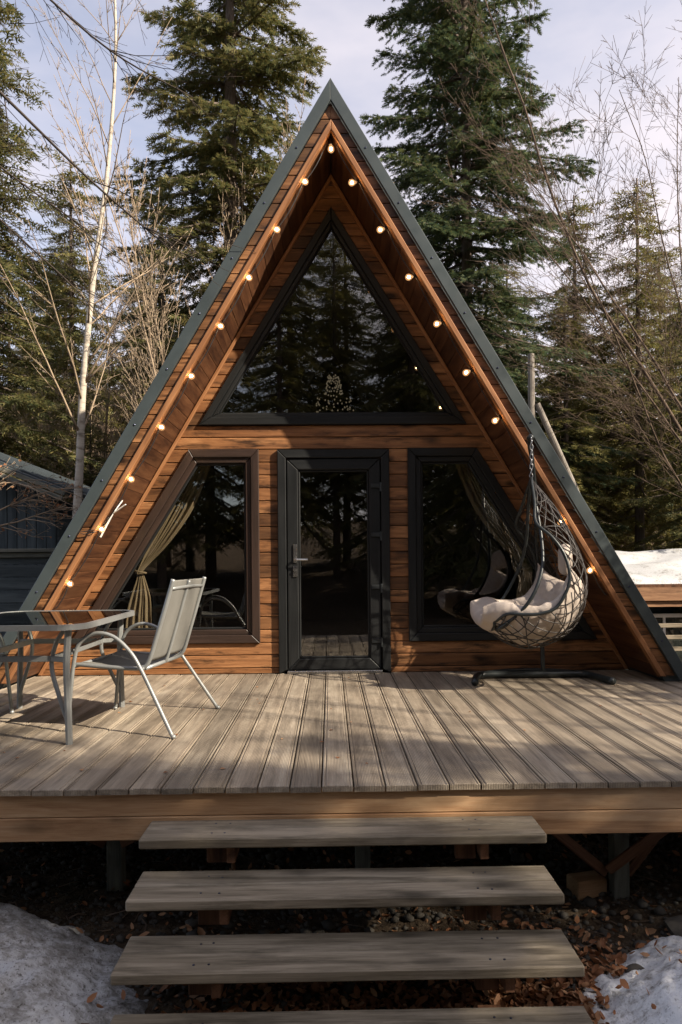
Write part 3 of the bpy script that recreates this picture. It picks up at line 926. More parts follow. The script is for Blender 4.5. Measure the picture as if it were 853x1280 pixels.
# cushion: one tufted seat cushion lining the basket
def cushion():
    nt, nth = 70, 60
    T0, T1 = .45, 1.0
    vo, vi = [], []
    def pillow(t, th):
        a = (t - T0) / (T1 - T0); b = (th / H + 1) / 2
        p = abs(math.sin(math.pi * a * 4.0)) ** .5 * abs(math.sin(math.pi * b * 4.0)) ** .5
        return p
    for i in range(nt + 1):
        a = i / nt; t = T0 + (T1 - T0) * a
        for j in range(nth + 1):
            b = j / nth; th = (b * 2 - 1) * H * .99
            e = min(1, 6 * min(a, 1 - a)) ** .5 * min(1, 6 * min(b, 1 - b)) ** .5
            P = shell(t, th, .92)
            # inward direction
            C0 = V((1.62, YC, .95)) if a < .75 else V((1.50, YC, 1.0))
            d = (C0 - P).normalized()
            pf = pillow(t, th)
            low = .10 + .06 * a
            thick = (low + .05 * pf) * (.25 + .75 * e)
            # rolls that spill over the rim and over the front lip
            side = max(0, abs(b * 2 - 1) - .72) / .28
            front = max(0, a - .80) / .2
            up = V((0, 0, .055 * side + .085 * front * (1 - .4 * front)))
            out = V((-.11 * front, (.03 if b > .5 else -.03) * side, 0))
            vo.append(P + up * .6 + out * .9 - d * (.012 * pf - .01))
            vi.append(P + d * thick + up + out)
    n = nth + 1
    fs = []
    N = len(vo)
    for i in range(nt):
        for j in range(nth):
            k = i * n + j
            fs.append((k, k + n, k + n + 1, k + 1)); fs.append((N + k, N + k + 1, N + k + n + 1, N + k + n))
    for i in range(nt):
        k = i * n; fs.append((k, N + k, N + k + n, k + n)); k += nth; fs.append((k, k + n, N + k + n, N + k))
    for j in range(nth):
        k = j; fs.append((k, k + 1, N + k + 1, N + k)); k = nt * n + j; fs.append((k, N + k, N + k + 1, k + 1))
    mb = MB(); mb.add([v - EO for v in vo + vi], fs)
    o = mb.build('seat_cushion', M['cushion'], None, smooth=True, loc=EO)
    sb = o.modifiers.new('soft', 'SUBSURF'); sb.levels = 1; sb.render_levels = 1
    # rumples of the filling
    tx = bpy.data.textures.new('rumple', 'CLOUDS'); tx.noise_scale = .11; tx.noise_depth = 2
    dm = o.modifiers.new('rumple', 'DISPLACE'); dm.texture = tx; dm.strength = .022; dm.mid_level = .6
    return o
cu = cushion(); tag(cu, 'thick beige tufted cushion lying in the egg chair', 'cushion')
def pillow_mesh(h, n=18):
    vs, fs = [], []
    for s in (1, -1):
        for i in range(n + 1):
            for j in range(n + 1):
                u, v = i / n * 2 - 1, j / n * 2 - 1
                e = max(0, (1 - u ** 4) * (1 - v ** 4)) ** .5
                k = 1 - .10 * (u * u * v * v)
                vs.append((u * h[0] * k, s * h[2] * e, v * h[1] * k))
    N = (n + 1) ** 2
    for i in range(n):
        for j in range(n):
            k = i * (n + 1) + j
            fs.append((k, k + 1, k + n + 2, k + n + 1)); fs.append((N + k, N + k + n + 1, N + k + n + 2, N + k + 1))
    bm = bmesh.new()
    bv = [bm.verts.new(v) for v in vs]
    for f in fs: bm.faces.new([bv[i] for i in f])
    bmesh.ops.remove_doubles(bm, verts=bm.verts, dist=1e-4)
    bmesh.ops.recalc_face_normals(bm, faces=bm.faces)
    m = MB(); bm.verts.index_update(); m.add([tuple(v.co) for v in bm.verts], [[v.index for v in f.verts] for f in bm.faces]); bm.free()
    return m
pl = pillow_mesh((.17, .105, .055)).build('head_pillow', M['cushion'], None, smooth=True)
pl.location = (1.825, YC - .14, 1.045); pl.rotation_euler = (R(0), R(-14), R(72))
tag(pl, 'small beige head pillow tied inside the back of the egg chair', 'pillow')

# ------------------------------------------------------------------ ground, snow, leaves, rubble
def gh(x, y):
    h = DZ_G + .04 * math.sin(x * 1.7 + 1) * math.cos(y * 1.3) + .03 * math.sin(x * 4.1 + y * 3.3)
    k = max(0, min(1, (math.hypot(x / 1.1, y - 5) - 7) / 8))
    h += k * (.25 * math.sin(x * .35) + .2 * math.cos(y * .3 + x * .2))
    if x > 3.5: h -= .9 * min(1, (x - 3.5) / 3) * max(0, min(1, (y - 6) / 5))
    far = max(0, y - 24)
    h += far * (.30 if x < 0 else .20) * (1 - .3 * math.exp(-(x / 14) ** 2)) if far < 120 else 120 * .25
    b = max(0, -8 - y); h += min(b, 60) * .10
    return h
ax = np.concatenate([np.linspace(-260, -30, 14), np.linspace(-27, -6, 22), np.linspace(-5.5, 5.5, 90), np.linspace(6, 27, 22), np.linspace(30, 260, 14)])
ay = np.concatenate([np.linspace(-220, -30, 12), np.linspace(-26, 0, 20), np.linspace(.4, 7, 60), np.linspace(7.5, 30, 30), np.linspace(34, 320, 20)])
vs = np.array([(x, y, gh(x, y)) for y in ay for x in ax])
nx = len(ax)
ii = np.array([(j * nx + i, j * nx + i + 1, (j + 1) * nx + i + 1, (j + 1) * nx + i) for j in range(len(ay) - 1) for i in range(nx - 1)])
g = big_mesh('ground', vs, ii, M['ground'], None, True); tag(g, kind='structure')

ZM = []
def top(x, y):
    z = gh(x, y)
    for cx, cy, hx, hy, n, zz in ZM:
        i, j = round(((x - cx) / hx + 1) / 2 * n), round(((y - cy) / hy + 1) / 2 * n)
        if 0 <= i <= n and 0 <= j <= n: z = max(z, DZ_G + zz[j * (n + 1) + i])
    return z
def mound(name, cx, cy, rx, ry, h, seed, mat, label):
    n = 170
    r = np.random.default_rng(seed)
    ph = r.uniform(0, 6.28, 40); fr = r.uniform(2.0, 16, (40, 2)) * r.choice([-1, 1], (40, 2))
    am = 1 / (1 + np.hypot(fr[:, 0], fr[:, 1])) * .16
    vs = []
    for j in range(n + 1):
        for i in range(n + 1):
            u, v = i / n * 2 - 1, j / n * 2 - 1
            x, y = u * rx * 1.25, v * ry * 1.25
            nz = float(np.sum(am * np.sin(fr[:, 0] * x + fr[:, 1] * y + ph)))
            d = max(0, math.hypot(u * 1.25, v * 1.25) + nz * .9)
            z = h * max(-.3, 1 - d ** 2.2) + nz * .45 * max(0, 1.2 - d)
            z += .012 * math.sin(31 * x + 3 * math.sin(9 * y)) * math.sin(27 * y + 2 * math.sin(13 * x)) + .008 * math.sin(67 * x + 4 * math.sin(23 * y)) * math.sin(59 * y)
            vs.append((x, y, z))
    vs = np.array(vs)
    ZM.append((cx, cy, rx * 1.25, ry * 1.25, n, vs[:, 2]))
    ii = np.array([(j * (n + 1) + i, j * (n + 1) + i + 1, (j + 1) * (n + 1) + i + 1, (j + 1) * (n + 1) + i) for j in range(n) for i in range(n)])
    o = big_mesh(name, vs, ii, mat, None, True); o.location = (cx, cy, DZ_G)
    tag(o, label, 'snow bank', 'snow banks beside the steps'); return o
mound('snow_bank', -1.98, 2.76, 1.20, 1.10, .32, 4, M['snow'], 'dirty speckled snow bank left of the steps')
mound('snow_bank', 1.98, 2.62, 1.05, .80, .32, 9, M['snow_clean'], 'whiter lumpy snow bank right of the steps')

def leaves(n, region, name):
    # curled dry leaves: 2 x 4 strip each
    n2 = int(n * .16)
    x = np.concatenate([rng.uniform(region[0], region[1], n2), np.clip(rng.normal(.75, .75, n - n2), region[0], region[1])])
    y = np.concatenate([rng.uniform(region[2], region[3], n2), np.clip(rng.normal(2.78, .32, n - n2), region[2], region[3])])
    L = rng.uniform(.018, .05, n) * rng.choice([1, 1, 1.35], n); W = L * rng.uniform(.4, .65, n)
    ya = rng.uniform(0, 6.28, n); pit = rng.normal(0, .45, n); rol = rng.normal(0, .6, n)
    curl = rng.uniform(-.5, .9, n)
    tx = np.array([0, .3, .3, .7, .7, 1, .3, .7]); ty = np.array([0, -.5, .5, -.42, .42, 0, 0, 0])
    faces = np.array([(0, 1, 6, 6), (0, 6, 2, 2), (1, 3, 7, 6), (6, 7, 4, 2), (3, 5, 7, 7), (7, 5, 4, 4)])
    tri = np.array([(0, 1, 6), (0, 6, 2), (1, 3, 7), (1, 7, 6), (6, 7, 4), (6, 4, 2), (3, 5, 7), (7, 5, 4)])
    lx = (tx[None] - .5) * L[:, None]; ly = ty[None] * W[:, None]
    lz = curl[:, None] * L[:, None] * ((tx[None] - .5) ** 2 * 1.2 + np.abs(ty[None]) * .6)
    cp, sp_ = np.cos(pit)[:, None], np.sin(pit)[:, None]; cr_, sr = np.cos(rol)[:, None], np.sin(rol)[:, None]
    ly, lz = ly * cr_ - lz * sr, ly * sr + lz * cr_
    lx, lz = lx * cp - lz * sp_, lx * sp_ + lz * cp
    ca, sa = np.cos(ya)[:, None], np.sin(ya)[:, None]
    lx, ly = lx * ca - ly * sa, lx * sa + ly * ca
    zt_, zg_ = np.array([top(a, b) for a, b in zip(x, y)]), np.array([gh(a, b) for a, b in zip(x, y)])
    zt_ = np.where((zt_ > zg_ + .02) & (rng.random(n) > .02), zg_ - .3, zt_)
    z0 = zt_ + np.abs(rng.normal(0, .012, n)) + .008 + .35 * L * np.abs(np.sin(pit))
    v = np.stack([lx + x[:, None], ly + y[:, None], lz + z0[:, None]], -1).reshape(-1, 3)
    t = (tri[None] + (np.arange(n) * 8)[:, None, None]).reshape(-1, 3)
    o = big_mesh(name, v, t, M['dry_leaf']); tag(o, kind='stuff'); o['label'] = 'carpet of dry orange leaves on the ground under the steps'; o['category'] = 'leaves'
leaves(9500, (-4, 4, 1.7, 5.2), 'leaf_litter')
tw = MB(); rt = random.Random(41)
for k in range(260):
    x, y = rt.uniform(-3, 3.2), rt.uniform(1.9, 4.6); a = rt.uniform(0, 6.28); l = rt.uniform(.05, .22)
    if top(x, y) > gh(x, y) + .02 and rt.random() < .7: continue
    z = top(x, y) + .01
    tube(tw, [(x, y, z), (x + math.cos(a) * l * .5, y + math.sin(a) * l * .5, z + rt.uniform(0, .02)), (x + math.cos(a + .3) * l, y + math.sin(a + .3) * l, z + rt.uniform(-.005, .02))], rt.uniform(.0018, .0045), 4)
tw = tw.build('twig_litter', M['grey_twig'], None, smooth=True, recalc=False); tag(tw, 'thin broken twigs strewn on soil and snow by the steps', 'twigs', None, 'stuff')
lf = MB()
for k in range(46):
    x, y = rt.uniform(-2.2, 3.2), rt.uniform(3.5, 6.6); a = rt.uniform(0, 6.28); l = rt.uniform(.012, .035); w = l * rt.uniform(.25, .5)
    dx, dy = math.cos(a), math.sin(a)
    lf.add([(x, y, .003), (x + dx * l * .5 - dy * w, y + dy * l * .5 + dx * w, .007), (x + dx * l, y + dy * l, .004), (x + dx * l * .5 + dy * w, y + dy * l * .5 - dx * w, .009)], [(0, 1, 2), (0, 2, 3)])
lf = lf.build('deck_litter', M['dry_leaf'], None, recalc=False); tag(lf, 'few small dry leaf bits lying on the deck boards', 'leaf bits', None, 'stuff')
def rubble(n):
    ph = (1 + 5 ** .5) / 2
    iv = np.array([(-1, ph, 0), (1, ph, 0), (-1, -ph, 0), (1, -ph, 0), (0, -1, ph), (0, 1, ph), (0, -1, -ph), (0, 1, -ph), (ph, 0, -1), (ph, 0, 1), (-ph, 0, -1), (-ph, 0, 1)]) / 1.9
    it = np.array([(0, 11, 5), (0, 5, 1), (0, 1, 7), (0, 7, 10), (0, 10, 11), (1, 5, 9), (5, 11, 4), (11, 10, 2), (10, 7, 6), (7, 1, 8), (3, 9, 4), (3, 4, 2), (3, 2, 6), (3, 6, 8), (3, 8, 9), (4, 9, 5), (2, 4, 11), (6, 2, 10), (8, 6, 7), (9, 8, 1)])
    x = rng.uniform(-3.5, 3.8, n); y = rng.uniform(2.6, 5.2, n)
    s = rng.gamma(1.6, .0045, n) + .004
    q = iv[None] * s[:, None, None] * rng.uniform(.7, 1.3, (n, 12, 3)) * np.array([1, 1, .7])
    z = np.array([gh(a, b) for a, b in zip(x, y)])
    v = (q + np.stack([x, y, z + s * .3], -1)[:, None]).reshape(-1, 3)
    t = (it[None] + (np.arange(n) * 12)[:, None, None]).reshape(-1, 3)
    o = big_mesh('gravel', v, t, M['stone']); tag(o, 'grey gravel scattered on the soil under the deck', 'gravel', None, 'stuff')
rubble(12000)
def rock(x, y, s, label, seed):
    bm = bmesh.new(); bmesh.ops.create_icosphere(bm, subdivisions=3, radius=1)
    r = random.Random(seed); w = [(V((r.gauss(0, 1), r.gauss(0, 1), r.gauss(0, 1))).normalized(), r.uniform(.55, .9)) for _ in range(14)]
    for v in bm.verts:
        for nrm, d in w:
            k = v.co.dot(nrm)
            if k > d: v.co -= nrm * (k - d)
    m = MB(); bm.verts.index_update(); m.add([(v.co.x * s[0], v.co.y * s[1], v.co.z * s[2]) for v in bm.verts], [[v.index for v in f.verts] for f in bm.faces]); bm.free()
    o = m.build('rock', M['stone'], None); o.location = (x, y, gh(x, y) + s[2] * .35); tag(o, label, 'rock')
rock(1.28, 3.12, (.055, .045, .04), 'small grey rock among the leaves right of the third step', 2)
rock(1.75, 3.45, (.22, .16, .05), 'flat pale rock on the ground in front of the right deck post', 5)
mb = MB(); obox(mb, (0, 0, .05), (1, 0, 0), (0, 1, 0), (0, 0, 1), (.09, .06, .06), .006)
o = mb.build('timber_block', M['beam'], None); o.location = (1.36, 3.95, gh(1.36, 3.95) - .02); o.rotation_euler.z = R(14); tag(o, 'short wooden block on the ground left of the right deck post', 'block')

# ------------------------------------------------------------------ neighbours
sh = empty('dark_shed', (-5.5, 9, DZ_G), 0, 'dark blue-grey shed with sloping metal roof behind the table on the left', 'shed')
def H_(o): o.matrix_parent_inverse = Matrix.Translation((5.5, -9, -DZ_G)); return o
mb = MB(); x = -8.0
while x < -3.45:
    zt = 1.86 + (-3.35 - x) * .40
    board(mb, [(x + .002, 9, -1.0), (x + .118, 9, -1.0), (x + .118, 9, zt - .05), (x + .002, 9, zt)], (0, -1, 0), .03, (0, 0, 1), .006); x += .12
box(mb, -3.46, -3.42, 9.03, 12.6, -1.0, 1.83, 'y'); box(mb, -8, -3.5, 12.5, 12.55, -1.0, 1.83)
H_(mb.build('wall', M['dark_wood'], sh))
mb = MB()
nrm = V((.4, 0, 1)).normalized(); along = V((1, 0, -.4)).normalized()
c = V((-5.65, 10.7, 1.93 + 2.35 * .4)) ; obox(mb, c, along, (0, 1, 0), nrm, (2.62, 1.95, .03), .004)
for k in range(9): obox(mb, c + V((0, -1.8 + k * .45, 0)) + nrm * .045, along, (0, 1, 0), nrm, (2.60, .02, .015), .004)
H_(mb.build('roof', M['roof'], sh))
mb = MB()
for d in (.0, .07): obox(mb, c + V((0, -1.97 - d * .3, 0)) + nrm * (-.02 - d), along, (0, 1, 0), nrm, (2.62, .014, .028), .004)
H_(mb.build('verge_board', M['post'], sh))

fn = empty('plank_fence', (-4.7, 8.2, DZ_G), 0, 'low dark fence of horizontal planks with a pale cap, left of the cabin', 'fence')
def F_(o): o.matrix_parent_inverse = Matrix.Translation((4.7, -8.2, -DZ_G)); return o
mb = MB(); z = -.85
while z < 1.10:
    box(mb, -6.6, -3.22, 8.2, 8.225, z, z + .135); z += .145
F_(mb.build('plank_panel', M['dark_wood'], fn))
mb = MB(); box(mb, -6.62, -2.95, 8.14, 8.27, 1.17, 1.21); box(mb, -6.62, -2.95, 8.17, 8.2, 1.11, 1.165); F_(mb.build('cap', M['post'], fn))
for x in (-6.5, -5.2, -3.9):
    mb = MB(); box(mb, x - .04, x + .04, 8.23, 8.31, -1, 1.165, 'z'); F_(mb.build('post', M['dark_wood'], fn))

nb = empty('snowy_hut', (7.6, 14, -1.7), 0, 'low wooden hut with a snow covered roof right of the cabin', 'hut')
def N_(o): o.matrix_parent_inverse = Matrix.Translation((-7.6, -14, 1.7)); return o
mb = MB()
for k in range(12): box(mb, 5.2, 10.4, 13.0, 13.03, -1.8 + k * .145, -1.66 + k * .145)
box(mb, 5.2, 5.24, 13.03, 16, -1.8, .3, 'y'); box(mb, 10.36, 10.4, 13.03, 16, -1.8, .3, 'y'); box(mb, 5.24, 10.36, 15.9, 15.95, -1.8, .3)
N_(mb.build('wall', M['dark_wood'], nb))
mb = MB(); box(mb, 4.9, 10.7, 12.55, 12.6, .28, .53); box(mb, 4.9, 10.7, 12.6, 12.64, .17, .275); N_(mb.build('fascia', M['cabin2'], nb))
ra = V((0, 2.95, .55)).normalized(); rn = V((0, -.55, 2.95)).normalized()
mb = MB(); obox(mb, V((7.8, 14.05, .82)), ra, (1, 0, 0), rn, (1.53, 2.95, .035)); N_(mb.build('roof', M['stringer'], nb))
vs, fs = [], []
na, nbq = 50, 80
for j in range(na + 1):
    for i in range(nbq + 1):
        u, v = i / nbq, j / na
        e = min(1, 14 * min(u, 1 - u)) ** .5 * min(1, 10 * min(v, 1 - v)) ** .5
        p = V((4.88 + 5.85 * u, 14.05, .82)) + ra * (v * 2 - 1) * 1.53 + rn * (.037 + e * (.11 + .03 * math.sin(u * 23 + 3 * math.sin(v * 6)) + .02 * math.sin(v * 17 + u * 9)))
        vs.append(p)
for j in range(na):
    for i in range(nbq):
        k = j * (nbq + 1) + i; fs.append((k, k + 1, k + nbq + 2, k + nbq + 1))
mb = MB(); mb.add(vs, fs); N_(mb.build('snow_cover', M['snow_roof'], nb, smooth=True))
for wx in (5.55, 6.95, 8.4):
    mb = MB(); ring(mb, [(wx, -.95), (wx + .95, -.95), (wx + .95, .02), (wx, .02)], .07, 12.975, .05)
    box(mb, wx + .45, wx + .5, 12.985, 13.01, -.88, -.05, 'z')
    w = N_(mb.build('window', M['white'], nb))
    mb = MB(); box(mb, wx + .06, wx + .89, 12.99, 12.996, -.9, -.04); mb.build('pane', M['glass'], w)
rl = empty('white_railing', (7.5, 12.2, -1.7), 0, 'white wooden railing in front of the snowy hut', 'railing')
for z in (-.12, -.32, -.52):
    mb = MB(); box(mb, -2.4, 2.6, -.02, .02, z + 1.7 - .035, z + 1.7 + .035); mb.build('rail', M['tread'], rl)
for x in (-2.3, -.9, .5, 1.9):
    mb = MB(); box(mb, x - .04, x + .04, .025, .10, -.2, 1.7, 'z'); mb.build('post', M['tread'], rl)

up = empty('braced_pole', (3.61, 12.9, -.9), 0, 'grey wooden pole with a slanted brace standing behind the right roof slope', 'pole')
mb = MB(); tube(mb, [(0, 0, -.3), (.005, 0, 3), (0, 0, 5.62)], [.075, .068, .06], 12); mb.build('post', M['pole'], up)
mb = MB(); tube(mb, [(.10, -.02, 4.72), (.75, -.05, 3.2), (1.85, -.1, .2)], [.055, .062, .07], 12); mb.build('brace', M['pole'], up)

# ------------------------------------------------------------------ trees
def spray_template(pairs=5):
    v, t = [], []
    def tri(*p):
        b = len(v); v.extend(p); t.append((b, b + 1, b + 2))
    tri((0, -.022, 0), (1, -.006, 0), (1, .006, 0)); tri((0, -.022, 0), (1, .006, 0), (0, .022, 0))
    for k in range(pairs):
        x = .06 + .86 * k / pairs
        l = .46 * (1 - .45 * k / pairs)
        for s in (-1, 1):
            tri((x - .09, 0, 0), (x + .10, 0, 0), (x + .26, s * l, .06 * ((k % 2) * 2 - 1)))
    tri((.80, -.09, 0), (.80, .09, 0), (1.18, 0, 0))
    return np.array(v, float), np.array(t)
TPL = {'fine': spray_template(5), 'mid': spray_template(3)}

def unit(a): return a / np.maximum(np.linalg.norm(a, axis=-1, keepdims=True), 1e-9)

def conifer_mesh(H, Rr, z0, seed, lev, nb, twig_step, spray_len, tpl, droop=.45, prof=.75, mat='spruce', gap=0.0, tr=.15, irreg=.3):
    r = np.random.default_rng(seed)
    mbt = MB()
    n = 14
    bend = r.normal(0, .05, 2)
    tube(mbt, [(bend[0] * math.sin(q * 3), bend[1] * math.sin(q * 2.3), -.3 + (H + .25) * q) for q in np.linspace(0, 1, n)], [tr * (1 - .93 * q) + .012 for q in np.linspace(0, 1, n)], 10)
    PO, DI, UP, LE = [], [], [], []
    z = z0
    while z < H - .15:
        f = (H - z) / (H - z0)
        k = max(3, int(nb * (.6 + .4 * f)))
        a0 = r.uniform(0, 6.28)
        for b in range(k):
            if r.random() < gap: continue
            az = a0 + 6.283 * b / k + r.normal(0, .25)
            L = Rr * (f ** prof) * r.uniform(1 - irreg, 1 + irreg * .55) + .12
            zz = z + r.normal(0, .12)
            rad = np.array([math.cos(az), math.sin(az), 0]); bi = np.array([-math.sin(az), math.cos(az), 0])
            st = (.25 * (1 - f) - .12) + r.normal(0, .08)
            dr = droop * (.45 + .55 * f) * r.uniform(.7, 1.3)
            def P(s): return np.outer(s * L, rad) + np.outer(np.sin(s * 2.2 + b) * .04 * L, bi) + np.outer(L * (st * s - dr * s ** 1.3 + .30 * dr * s ** 3.2), [0, 0, 1]) + np.array([0, 0, zz])
            ss = np.linspace(0, 1, 6); pp = P(ss)
            tube(mbt, pp, [max(.005, (.010 + .014 * L) * (1 - .85 * q)) for q in ss], 4)
            m = max(3, int(L / twig_step))
            s = np.linspace(.12, 1, m) + r.normal(0, .01, m)
            s = np.clip(s, .08, 1)
            p = P(s); tn = unit(P(np.clip(s, 0, .97) + .03) - P(np.clip(s, 0, .97)))
            side = np.where(np.arange(m) % 2 == 0, 1., -1.)
            phi = R(52) * (1 - .45 * s) * r.uniform(.7, 1.25, m)
            d = unit(tn * np.cos(phi)[:, None] + bi[None] * (side * np.sin(phi))[:, None] + np.array([0, 0, 1])[None] * (r.normal(-.16, .14, m))[:, None])
            tl = (.42 * L * (1 - s) ** .8 * (.35 + s * .9) + spray_len * .9) * r.uniform(.6, 1.2, m)
            q = np.maximum(1, np.ceil(tl / (spray_len * .62)).astype(int))
            idx = np.repeat(np.arange(m), q)
            off = np.concatenate([np.arange(c) for c in q]) * spray_len * .62
            frac = off / np.maximum(tl[idx], 1e-3)
            pos = p[idx] + d[idx] * off[:, None] + np.array([0, 0, -.10])[None] * (off * frac)[:, None]
            K_ = len(idx)
            sd = np.where(r.random(K_) < .5, 1., -1.)
            ang = R(38) * sd * (r.random(K_) < .75)
            perp = unit(np.cross(d[idx], np.array([0, 0, 1.])[None]))
            dd = unit(d[idx] * np.cos(ang)[:, None] + perp * np.sin(ang)[:, None] + r.normal(0, .10, (K_, 3)) + np.array([0, 0, -.05])[None])
            PO.append(pos); DI.append(dd); UP.append(np.tile([0, 0, 1.], (K_, 1)) + r.normal(0, .45, (K_, 3)))
            LE.append(spray_len * r.uniform(.7, 1.25, K_) * (1 - .25 * frac))
        z += lev * (.65 + .5 * f) * r.uniform(.8, 1.2)
    PO, DI, UP, LE = map(np.concatenate, (PO, DI, UP, LE))
    tv, tt = TPL[tpl]
    sx = unit(DI); sy = unit(np.cross(UP, sx)); sz = np.cross(sx, sy)
    v = PO[:, None] + LE[:, None, None] * (tv[None, :, 0:1] * sx[:, None] + tv[None, :, 1:2] * sy[:, None] + tv[None, :, 2:3] * sz[:, None])
    t = tt[None] + (np.arange(len(PO)) * len(tv))[:, None, None]
    return mbt, v.reshape(-1, 3), t.reshape(-1, 3)

def conifer(name, loc, label, cat, mat, **kw):
    o = empty(name, loc, 0, label, cat)
    mbt, v, t = conifer_mesh(mat=mat, **kw)
    mbt.build('trunk', M['bark'], o, smooth=True, recalc=False)
    big_mesh('crown', v, t, M[mat], o)
    print(name, 'tris', len(t))
    return o

spruce = conifer('spruce_tree', (3.40, 18.3, -.9), 'tall dark green spruce rising close behind the right roof slope', 'tree', 'spruce',
                 H=23, Rr=3.5, z0=2.6, seed=3, lev=.36, nb=8, twig_step=.060, spray_len=.20, tpl='fine', droop=.42, prof=.55, tr=.20, gap=.20, irreg=.45)
fir = conifer('fir_tree', (-1.98, 15.3, -.8), 'tall sunlit yellow-green fir behind the left roof slope', 'tree', 'fir',
              H=18.5, Rr=2.85, z0=3.0, seed=8, lev=.36, nb=8, twig_step=.070, spray_len=.22, tpl='fine', droop=.55, prof=.6, tr=.24, gap=.20, irreg=.42)
genA = conifer('fir_tree', (7.05, 20.5, -1.5), 'yellow-green fir with a rounded top, left of two beyond the snowy hut', 'tree', 'fir_sunlit',
               H=13, Rr=1.75, z0=3.0, seed=21, lev=.30, nb=7, twig_step=.085, spray_len=.27, tpl='mid', droop=.5, prof=.6, tr=.15, gap=.12, irreg=.4)
genB = conifer('spruce_tree', (8.4, 19.5, -1.5), 'taller fir with a bare pale trunk, right of two beyond the snowy hut', 'tree', 'fir_sunlit',
               H=12.9, Rr=1.8, z0=4.0, seed=34, lev=.33, nb=7, twig_step=.085, spray_len=.27, tpl='mid', droop=.4, prof=.5, tr=.16, gap=.2, irreg=.45)
genC = conifer('spruce_tree', (-7.2, 15, -.9), 'dark fir at the left photo edge with drooping boughs', 'tree', 'fir',
               H=14.5, Rr=2.5, z0=2.2, seed=55, lev=.34, nb=7, twig_step=.085, spray_len=.27, tpl='mid', droop=.6, prof=.6, tr=.2, gap=.12, irreg=.4)
for o in (genA, genB, genC): pass
genB.name = 'fir_tree'

def place(src, x, y, s, rz, label, group=None, name=None, sz=1.0):
    c = copy_tree(src)
    if name: c.name = name
    c.location = (x, y, gh(x, y) - .1); c.scale = (s, s, s * sz); c.rotation_euler.z = rz
    c['label'] = label
    if group: c['group'] = group
    return c
place(genA, -7.25, 20.5, 1.04, 1.0, 'slim fir with a bare lower trunk standing left of the birch')
place(genC, -5.3, 22.5, .97, 2.2, 'dense dark fir between the birch and the tall sunlit fir')
place(genB, -6.5, 27, 1.0, .4, 'far thin fir seen just behind the white birch trunk')
place(genC, 9.0, 16.4, .80, 3.9, 'dark fir at the right photo edge')
place(genA, 5.75, 17.6, .66, 5.1, 'short yellow-green fir just right of the braced pole')
place(genB, 9.9, 21.5, .95, 1.7, 'fir with sparse boughs between the right photo edge and the two taller firs')
place(genB, 6.2, 25, 1.0, 2.6, 'fir standing behind the braced pole')
place(genA, 4.7, 27, .86, 4.4, 'short fir seen between the tall spruce and the braced pole')
G1 = 'distant firs behind the cabin, left side'; G2 = 'distant firs behind the cabin, right side'
rr = random.Random(17)
for x, y, s in ((-11, 30, .95), (-14.5, 33, 1.0), (-8.8, 36, 1.0), (-4.5, 34, .95), (-2.5, 30, .75), (-17, 42, 1.0), (-11.5, 44, 1.0), (-6, 46, .95), (-9.6, 25, .8), (-3.6, 25.5, .72), (-12.8, 26, .9), (-7.6, 31, .9), (-14, 24, .95), (-5, 40, 1.0), (-19, 34, 1.0), (-9, 17.5, .45), (-4.3, 18, .5), (-5.6, 17, .38)):
    place(rr.choice((genA, genB, genC)), x, y, s, rr.uniform(0, 6), 'distant fir in the wood behind the left half of the cabin', G1)
for x, y, s in ((3.2, 30, .75), (9.5, 28, .9), (11.5, 24, .9), (12.5, 31, .95), (7.4, 33, .9), (15, 36, 1.0), (10, 40, .95), (5, 42, .9), (10.2, 22, .55), (5.6, 21, .62), (6.4, 29, .9), (8.8, 24, .8), (13.5, 27, .95), (17, 30, 1.0), (9.8, 18.5, .6), (4.2, 22, .55), (5.3, 33, .85)):
    place(rr.choice((genA, genB, genC)), x, y, s, rr.uniform(0, 6), 'distant fir in the wood behind the right half of the cabin', G2)
for x, y, s, l in ((6.3, 17.5, .24, 'small bushy young fir behind the snowy hut, nearest the roof slope'), (7.4, 17, .27, 'small bushy young fir behind the snowy hut, in the middle'), (8.6, 17.2, .26, 'small bushy young fir behind the snowy hut at the photo edge')):
    place(genC, x, y, s, rr.uniform(0, 6), l, 'young firs', 'young_fir', .75)
# the wood on the visitor's side of the clearing: mirrored in the glass
G3 = 'firs of the clearing mirrored in the cabin glass'
rf = random.Random(23)
spots = []
for row, (yy, n_, sc0) in enumerate(((-7.5, 5, .95), (-11.5, 7, 1.1), (-17, 8, 1.2), (-24, 9, 1.3))):
    for q in range(n_):
        x = -17 + 31 * (q + .5) / n_ + rf.uniform(-1, 1) - row * .4
        y = yy + rf.uniform(-1.4, 1.4)
        if y > -.9 - .531 * (x - 2) and x > 2: continue
        if abs(x + .3) < 1.3 and row == 0: continue
        spots.append((x, y, sc0 * rf.uniform(.85, 1.15)))
for k, (x, y, s) in enumerate(spots):
    place((genA, genB, genC)[k % 3], x, y, s, k * 1.3, 'fir of the clearing in front of the cabin, mirrored in its glass', G3)
G4 = 'unseen firs right of the deck whose shade falls on cabin and steps'  # added out of view to cast shade and block sky light from the right
for k, (x, y, s) in enumerate(((8.3, 3.3, .50), (8.4, -1.9, .72), (11.0, -3.9, .85), (10.2, 4.3, .62), (13.5, -6.5, .95), (8.7, -.45, .59), (9.6, -2.35, .74), (8.3, 2.45, .43), (5.3, 4.8, .38), (5.7, 6.6, .55), (6.0, 5.6, .52))):
    place((genC, genB, genA)[k % 3], x, y, s, k * 2.1, 'unseen fir right of the deck, placed to shade cabin and steps', G4)

